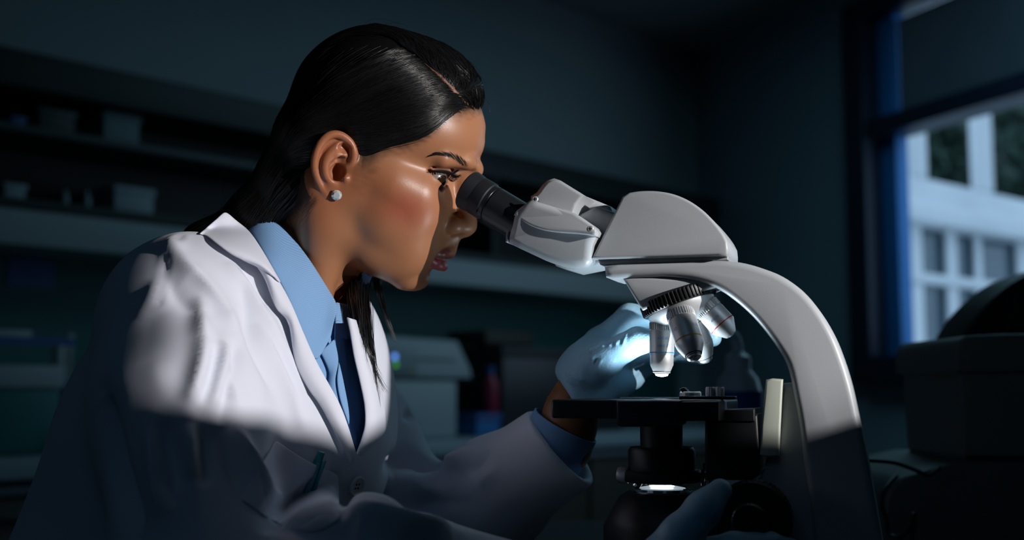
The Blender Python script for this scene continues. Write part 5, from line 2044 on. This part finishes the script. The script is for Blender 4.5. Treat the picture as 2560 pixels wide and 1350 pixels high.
def flow(p, sg):
    """combing direction on the scalp at p: away from the parting, back over the ear, then down the back"""
    tgt = np.array([-58, sg * 50, 2.0])
    v = tgt - p
    L = np.linalg.norm(v)
    v = v / (L + 1e-6)
    # near the parting strands leave it sideways first
    dp = np.min(np.linalg.norm(PART - p, axis=1))
    side = np.array([-.35, sg * 1.0, -.1])
    w = math.exp(-(dp / 13.0) ** 2) * .8
    v = v * (1 - w) + side * w
    # once behind the ear they fall
    k = sstep(-22, -52, p[0])
    k = max(float(k), float(sstep(0, -22, p[2])) if p[0] < -16 else 0)
    fall = lp_(560, 610, 0) - lp_(700, 430, 0)
    fall = fall / np.linalg.norm(fall)
    fall = fall + np.array([0, -.12 * np.sign(p[1]) * (abs(p[1]) > 20), 0])
    v = v * (1 - k) + fall * k
    return v / (np.linalg.norm(v) + 1e-9)


def strand(root, sg, steps, step, lift, jit):
    pts = []
    p = np.array(root, float)
    for i in range(steps):
        loc, n, _, _ = HAIRB.find_nearest(Vector(p))
        if loc is None:
            break
        loc, n = np.array(loc), np.array(n)
        h = lift * min(1, i / 4 + .15)
        pts.append(loc + n * h)
        d = flow(loc, sg) + jit
        d = d - n * (d @ n)
        p = loc + d / (np.linalg.norm(d) + 1e-9) * step
        if loc[2] < -118 or loc[0] < -150:
            break
    return pts


def strands_mesh(name, lines, r0, parent, m, seg=3, tip=.25):
    """thin three-sided tubes along many polylines, all of one length, built with numpy"""
    V, Q = [], []
    base = 0
    for ln, r in zip(lines, r0):
        ln = np.asarray(ln)
        n = len(ln)
        if n < 3:
            continue
        t = np.gradient(ln, axis=0)
        t /= np.linalg.norm(t, axis=1)[:, None] + 1e-9
        ref = np.array([.3, .5, .8])
        u = np.cross(t, ref)
        u /= np.linalg.norm(u, axis=1)[:, None] + 1e-9
        w = np.cross(t, u)
        rr = r * np.interp(np.linspace(0, 1, n), [0, .08, .7, 1], [.5, 1, 1, tip])[:, None]
        ring = np.stack([ln + rr * (math.cos(a) * u + math.sin(a) * w) for a in 2 * PI * np.arange(seg) / seg], 1)
        V.append(ring.reshape(-1, 3))
        i = np.arange(n - 1)[:, None] * seg
        k = np.arange(seg)[None]
        k2 = (k + 1) % seg
        Q.append(np.stack([base + i + k, base + i + k2, base + i + seg + k2, base + i + seg + k], -1).reshape(-1, 4))
        base += n * seg
    return np.concatenate(V), np.concatenate(Q)


lines, rad = [], []
NEAR_N, FAR_N = 5200, 2600
FRONT_FAR = [j for j in range(len(gv)) if gv[j][0] > 15 and gv[j][2] > 84 and PART_S(gv[j][0]) < gv[j][1] < 50]
NF = 1500
# roots: along the parting, along the hair line, and all over the cap
for i in range(NEAR_N + FAR_N + NF):
    sg = -1 if i < NEAR_N else 1
    mode = rs.rand() if i < NEAR_N + FAR_N else .99
    if mode < .42:
        q = PART[min(int(rs.rand() ** .9 * len(PART)), len(PART) - 1)] + rs.normal(0, 1.5, 3)
        q[1] += sg * (1.2 + rs.rand() * 3.5)
    elif mode < .70:
        f = rs.uniform(8, 93)
        u = float(np.interp(f, HL_F, HL_U)) + rs.uniform(-1.5, 4)
        q = np.array([f, sg * 75.0, u])
        if f > 60:
            q[1] = rs.uniform(-70, PART_S(f)) if sg < 0 else rs.uniform(PART_S(f), 70)
    else:
        j = rs.randint(len(gv)) if i < NEAR_N + FAR_N else FRONT_FAR[rs.randint(len(FRONT_FAR))]
        q = gv[j].copy()
        sg = -1 if q[1] < PART_S(q[0]) else 1
        if q[0] > 20 and q[2] < float(np.interp(q[0], HL_F, HL_U)) + 3:
            continue
    loc, n, _, _ = HAIRB.find_nearest(Vector(q))
    loc = np.array(loc)
    cl = .5 + .5 * noise.noise(Vector(loc * .22)) + .35 * noise.noise(Vector(loc * .6))
    cj = np.array([noise.noise(Vector(loc * .15 + 9)), noise.noise(Vector(loc * .15 + 31)), noise.noise(Vector(loc * .15 + 57))]) * .16
    pts = strand(loc, sg, 46, 5.2, max(.05, .2 + 2.0 * cl + rs.normal(0, .25)), cj + rs.normal(0, .035, 3))
    if len(pts) > 5:
        ln = spline(np.array(pts)[::2], 3)
        lines.append(ln)
        rad.append(rs.uniform(.16, .34))
V1, Q1 = strands_mesh('s', lines, rad, None, None)

# the bunch that hangs in front of the far shoulder, below the chin (world points)
def lock(path, width, n, r, seed, spread_end=.35):
    r_ = np.random.RandomState(seed)
    out, rr = [], []
    path = np.array(path)
    for i in range(n):
        o0 = r_.normal(0, 1, 3) * width
        o1 = r_.normal(0, 1, 3) * width * spread_end
        cut = r_.uniform(.62, 1.0)
        c = spline(path, 6)
        c = c[:max(6, int(len(c) * cut))]
        t = np.linspace(0, cut, len(c))[:, None]
        wob = np.sin(t * r_.uniform(3, 7) + r_.rand() * 6) * r_.normal(0, .0012, 3)
        out.append(c + o0 * (1 - t) + o1 * t + wob)
        rr.append(r * r_.uniform(.7, 1.2))
    return out, rr


root_far = h2w((-22, 58, -20))


def LP(px, py):
    """where the hanging lock passes: just in front of the coat, or free below the chin"""
    p_, n_ = on(COAT, px, py)
    return P(px, py, 1.05 if p_ is None else min(1.05, max(.93, float(p_[1]) - .012)))


lk, lr = [], []
for path, w_, n, seed, se in (
        ([root_far, P(905, 640, 1.10), LP(905, 720), LP(911, 800), LP(922, 880), LP(934, 960), LP(944, 1020)], .0050, 240, 1, .3),
        ([root_far, P(900, 640, 1.11), LP(888, 720), LP(894, 790), LP(910, 870), LP(936, 930), LP(966, 985)], .0042, 150, 2, .35),
        ([root_far, P(930, 640, 1.10), LP(942, 700), LP(955, 760), LP(972, 810), LP(996, 868)], .0026, 70, 3, .12),
        ([root_far, P(890, 640, 1.11), LP(900, 720), LP(898, 800), LP(900, 850), LP(902, 905), LP(925, 980)], .0035, 80, 4, .7)):
    a, b = lock(path, w_, n, .00032, seed, se)
    lk += a
    lr += b
V2, Q2 = strands_mesh('s', lk, lr, None, None, 4, .15)

# loose single hairs by the nape, on the collar and at the crown
fl, fr = [], []
for pts in ([(735, 590, .965), (720, 612, .962), (695, 628, .96), (668, 628, .96), (650, 618, .962)], [(678, 535, .968), (686, 565, .965), (684, 590, .964), (678, 606, .964)],
            [(735, 640, .965), (740, 610, .966), (728, 560, .968), (700, 500, .97)], [(800, 500, .97), (770, 540, .968), (745, 590, .966), (738, 640, .965)],
            [(560, 430, 1.0), (562, 455, 1.0), (556, 480, 1.0), (566, 500, 1.0)], [(700, 300, 1.0), (660, 370, 1.0), (625, 420, 1.0), (590, 470, 1.0)], [(720, 240, 1.0), (690, 300, 1.0), (672, 330, 1.0)],
            [(505, 592, 1.0), (520, 570, 1.0), (548, 552, 1.0)], [(540, 545, 1.0), (556, 510, 1.0), (580, 480, 1.0)], [(900, 70, 1.0), (925, 50, 1.0), (960, 48, 1.0), (1000, 60, 1.0)], [(960, 62, 1.0), (990, 56, 1.0), (1020, 66, 1.0)],
            [(1150, 140, 1.0), (1180, 158, 1.0), (1205, 186, 1.0)], [(1205, 230, 1.0), (1222, 262, 1.0), (1224, 285, 1.0)], [(1190, 175, 1.0), (1212, 205, 1.0), (1222, 240, 1.0)]):
    fl.append(spline([P(*q) for q in pts], 8))
    fr.append(.00012)
for k in range(26):       # wisps from hair tucked behind the ear down the neck
    x = rs.uniform(765, 800)
    y = rs.uniform(470, 520)
    Lr = rs.uniform(25, 75)
    pts = []
    for t in (0, .35, .7, 1):
        p, n = on(SKIN, x - Lr * t * rs.uniform(.55, .9), y + Lr * t)
        if p is not None:
            pts.append(p + n * .0006)
    if len(pts) > 2:
        fl.append(spline(pts, 3))
        fr.append(.00007)
for k in range(650):      # fine baby hairs that start on the skin and run into the combed hair
    f = rs.uniform(27, 86)
    u = float(np.interp(f, HL_F, HL_U)) - abs(rs.normal(0, 2.2)) + .5
    q = np.array([f, -74, u])
    if f > 62:
        q[1] = rs.uniform(-66, float(PART_S(f)))
    loc, n, _, _ = head_bvh.find_nearest(Vector(q))
    p = np.array(loc)
    jt = rs.normal(0, .22, 3)
    pts = []
    for t in range(8):
        loc, n, _, _ = head_bvh.find_nearest(Vector(p))
        loc, n = np.array(loc), np.array(n)
        pts.append(loc + n * (.12 + .10 * t * t * .25))
        d = flow(loc, -1) + jt + np.array([0, 0, .25])
        d -= n * (d @ n)
        p = loc + d / np.linalg.norm(d) * 2.2
    fl.append(h2w(spline(pts, 2)))
    fr.append(.000105)
V3, Q3 = strands_mesh('s', fl, fr, None, None, 3, .3)
# scalp showing in the parting
sc_l = np.array([on_hair(*q)[0] for q in PART_PX[:38]])
sc_n = np.array([on_hair(*q)[1] for q in PART_PX[:38]])
tn = np.gradient(sc_l, axis=0)
sdv = np.cross(tn, sc_n)
sdv /= np.linalg.norm(sdv, axis=1)[:, None]
wid = np.interp(np.linspace(0, 1, len(sc_l)), [0, .2, .8, 1], [2.3, 2.1, 1.5, .4])[:, None]
G = np.stack([sc_l + sdv * wid * t + sc_n * (1.1 - .6 * t * t) for t in (-1, -.5, 0, .5, 1)], 1)
sheet_mesh('parting', h2w(G.reshape(-1, 3)).reshape(G.shape), mat('scalp', (0.20, 0.085, 0.05), .55), hair, .0003, 0)
VV = np.concatenate([h2w(gv), h2w(V1), V2, V3])
QQ = np.concatenate([gf, Q1 + len(gv), Q2 + len(gv) + len(V1), Q3 + len(gv) + len(V1) + len(V2)])
# radii of the combed strands were in head millimetres
old = hair.data
hair.data = mesh_from('hair', VV, QQ)
hair.data.materials.append(m_hair)
hair.data.materials.append(m_under)
mi_ = np.zeros(len(QQ), np.int32)
mi_[:len(gf)] = 1
hair.data.polygons.foreach_set('material_index', mi_)
bpy.data.meshes.remove(old)

# ------------------------------------------------------------------ gloved hands
m_glove = mat('blue_nitrile_glove', (0.33, 0.57, 0.74), 0.38, spec=0.45, sss=(0.12, (0.6, 0.9, 1.0), 0.004), bump=(650, 0.35, 0.0012))


def glove(name, lo, hi, build, label, wrinkles, h=.00095):
    F = Field(lo, hi, h)
    build(F)
    F.smooth(1)
    v, f = F.mesh()
    v = relax(v, f, 2, .5)
    n = normals_of(v, f)
    d = np.zeros(len(v))
    for pts, w, a, cnt, stepv in wrinkles:
        base = np.array([P(*q) for q in pts])
        sv_ = np.array(stepv)
        for k in range(cnt):
            ln = spline(base + sv_ * k, 4)
            dd, t = seg_dist(v, ln)
            d += a * np.exp(-(dd / w) ** 2) * np.sin(PI * np.clip(t, .03, .97)) ** .7 * (1 if k % 2 == 0 else -.8)
    d += np.array([noise.noise(Vector((a * 70, b * 70, c * 70))) for a, b, c in v]) * .0005
    v = v + n * d[:, None]
    o = link(name, mesh_from(name, v, f), m_glove, person)
    o['label'] = label
    return o


def hand_far(F):
    W = P(1452, 992, 1.028)
    k = .010
    palm = [P(1462, 935, 1.03), P(1482, 898, 1.032)]
    mcp = {'i': P(1500, 856, 1.040), 'm': P(1508, 892, 1.044), 'r': P(1510, 926, 1.050), 'p': P(1506, 955, 1.050)}
    F.cone(W, palm[0], .0236, .0232, 0)
    F.cone(palm[0], palm[1], .0225, .020, k)
    for m, r in (('i', .0125), ('m', .0128), ('r', .0122), ('p', .0112)):
        F.cone(palm[0], mcp[m], .017, r, k)
    F.chain([mcp['i'], P(1574, 790, 1.040), P(1650, 796, 1.034), P(1712, 826, 1.018), P(1782, 846, 1.008)], [.0125, .0102, .0094, .0088, .0074], .005)
    F.chain([mcp['m'], P(1585, 886, 1.052), P(1668, 880, 1.050), P(1748, 890, 1.040)], [.0125, .0102, .0094, .0076], .004)
    F.chain([mcp['r'], P(1565, 922, 1.066), P(1604, 918, 1.082), P(1640, 900, 1.086)], [.0120, .0100, .0090, .0074], .004)
    F.chain([mcp['p'], P(1546, 962, 1.062), P(1584, 948, 1.076), P(1612, 925, 1.082)], [.0110, .0090, .0082, .0068], .004)
    # thumb, nearest to the camera
    F.chain([P(1466, 935, 1.014), P(1510, 898, 1.000), P(1562, 868, .992), P(1594, 852, .988), P(1614, 852, .986)], [.018, .0148, .0112, .0108, .0098], .0045)
    F.cone(P(1470, 900, 1.02), P(1510, 885, 1.018), .016, .012, .008)
    F.cone(P(1500, 975, 1.035), P(1560, 960, 1.048), .0135, .011, .010)
    # loose end of the glove
    F.cone(W, P(1436, 1030, 1.028), .0240, .0258, .004)
    sl, g = F.win(W - .08, W + .08)
    ax_ = P(1452, 940, 1.03) - P(1406, 986, 1.026)
    ax_ = np.array([.85, .02, .50])
    ax_ /= np.linalg.norm(ax_)
    c0 = P(1408, 968, 1.026)
    pl = sum((g[i] - c0[i]) * ax_[i] for i in range(3)).astype(np.float32)
    F.comb(sl, np.broadcast_to(pl, F.d[sl].shape), .003, 'sub')
    z0 = float(P(1450, 1006, 1.03)[2])
    F.comb(sl, np.broadcast_to((g[2] - z0).astype(np.float32), F.d[sl].shape), .003, 'sub')


wr = [([(1575, 822, .985), (1560, 850, .980), (1568, 882, .985)], .0011, .0013, 11, (-.0030, .0010, .0002)),
      ([(1530, 880, .99), (1500, 905, .985), (1490, 945, .99)], .0012, .0014, 8, (-.0034, .0012, .0010)),
      ([(1470, 870, 1.0), (1490, 905, .99), (1486, 940, .99)], .0022, .0014, 5, (-.006, .002, -.002)),
      ([(1410, 920, 1.0), (1440, 945, .995), (1470, 950, 1.0)], .0022, .0014, 4, (.001, 0, -.007)),
      ([(1500, 930, 1.0), (1530, 920, 1.0), (1560, 925, 1.0)], .0020, .0012, 3, (.001, .001, -.007))]
glove('glove', P(1280, 1030, .93) * [1, 1, 1] + [-.02, 0, -.02], P(1850, 690, 1.12) + [.02, .01, .02], hand_far, 'blue glove on the far hand reaching behind the objectives', wr)


def hand_near(F):
    W = P(1585, 1490, .835)
    k = .010
    pm = P(1668, 1440, .845)
    F.cone(P(1490, 1525, .825), W, .027, .024, 0)
    F.cone(W, pm, .024, .021, k)
    mi, mm, mr = P(1745, 1392, .86), P(1742, 1420, .852), P(1735, 1450, .846)
    for m in (mi, mm, mr):
        F.cone(pm, m, .018, .0125, k)
    F.chain([mi, P(1835, 1368, .858), P(1925, 1364, .866), P(1985, 1375, .876)], [.0122, .0104, .0094, .0078], .004)
    F.chain([mm, P(1840, 1410, .848), P(1930, 1412, .858), P(1990, 1420, .868)], [.0122, .0102, .0092, .0076], .004)
    F.chain([mr, P(1825, 1450, .846), P(1905, 1458, .856), P(1960, 1462, .864)], [.0115, .0096, .0088, .0074], .004)
    F.chain([P(1648, 1405, .848), P(1704, 1338, .846), P(1758, 1272, .850), P(1800, 1226, .856)], [.017, .0135, .0112, .0084], .008)


glove('glove', P(1380, 1530, .80) + [0, -.03, -.02], P(2060, 1150, .90) + [.02, .03, .02], hand_near, 'blue glove on the near hand turning the focus knob', [([(1690, 1330, .84), (1715, 1345, .835), (1740, 1370, .84)], .002, .0012, 4, (.004, .0, .004))])
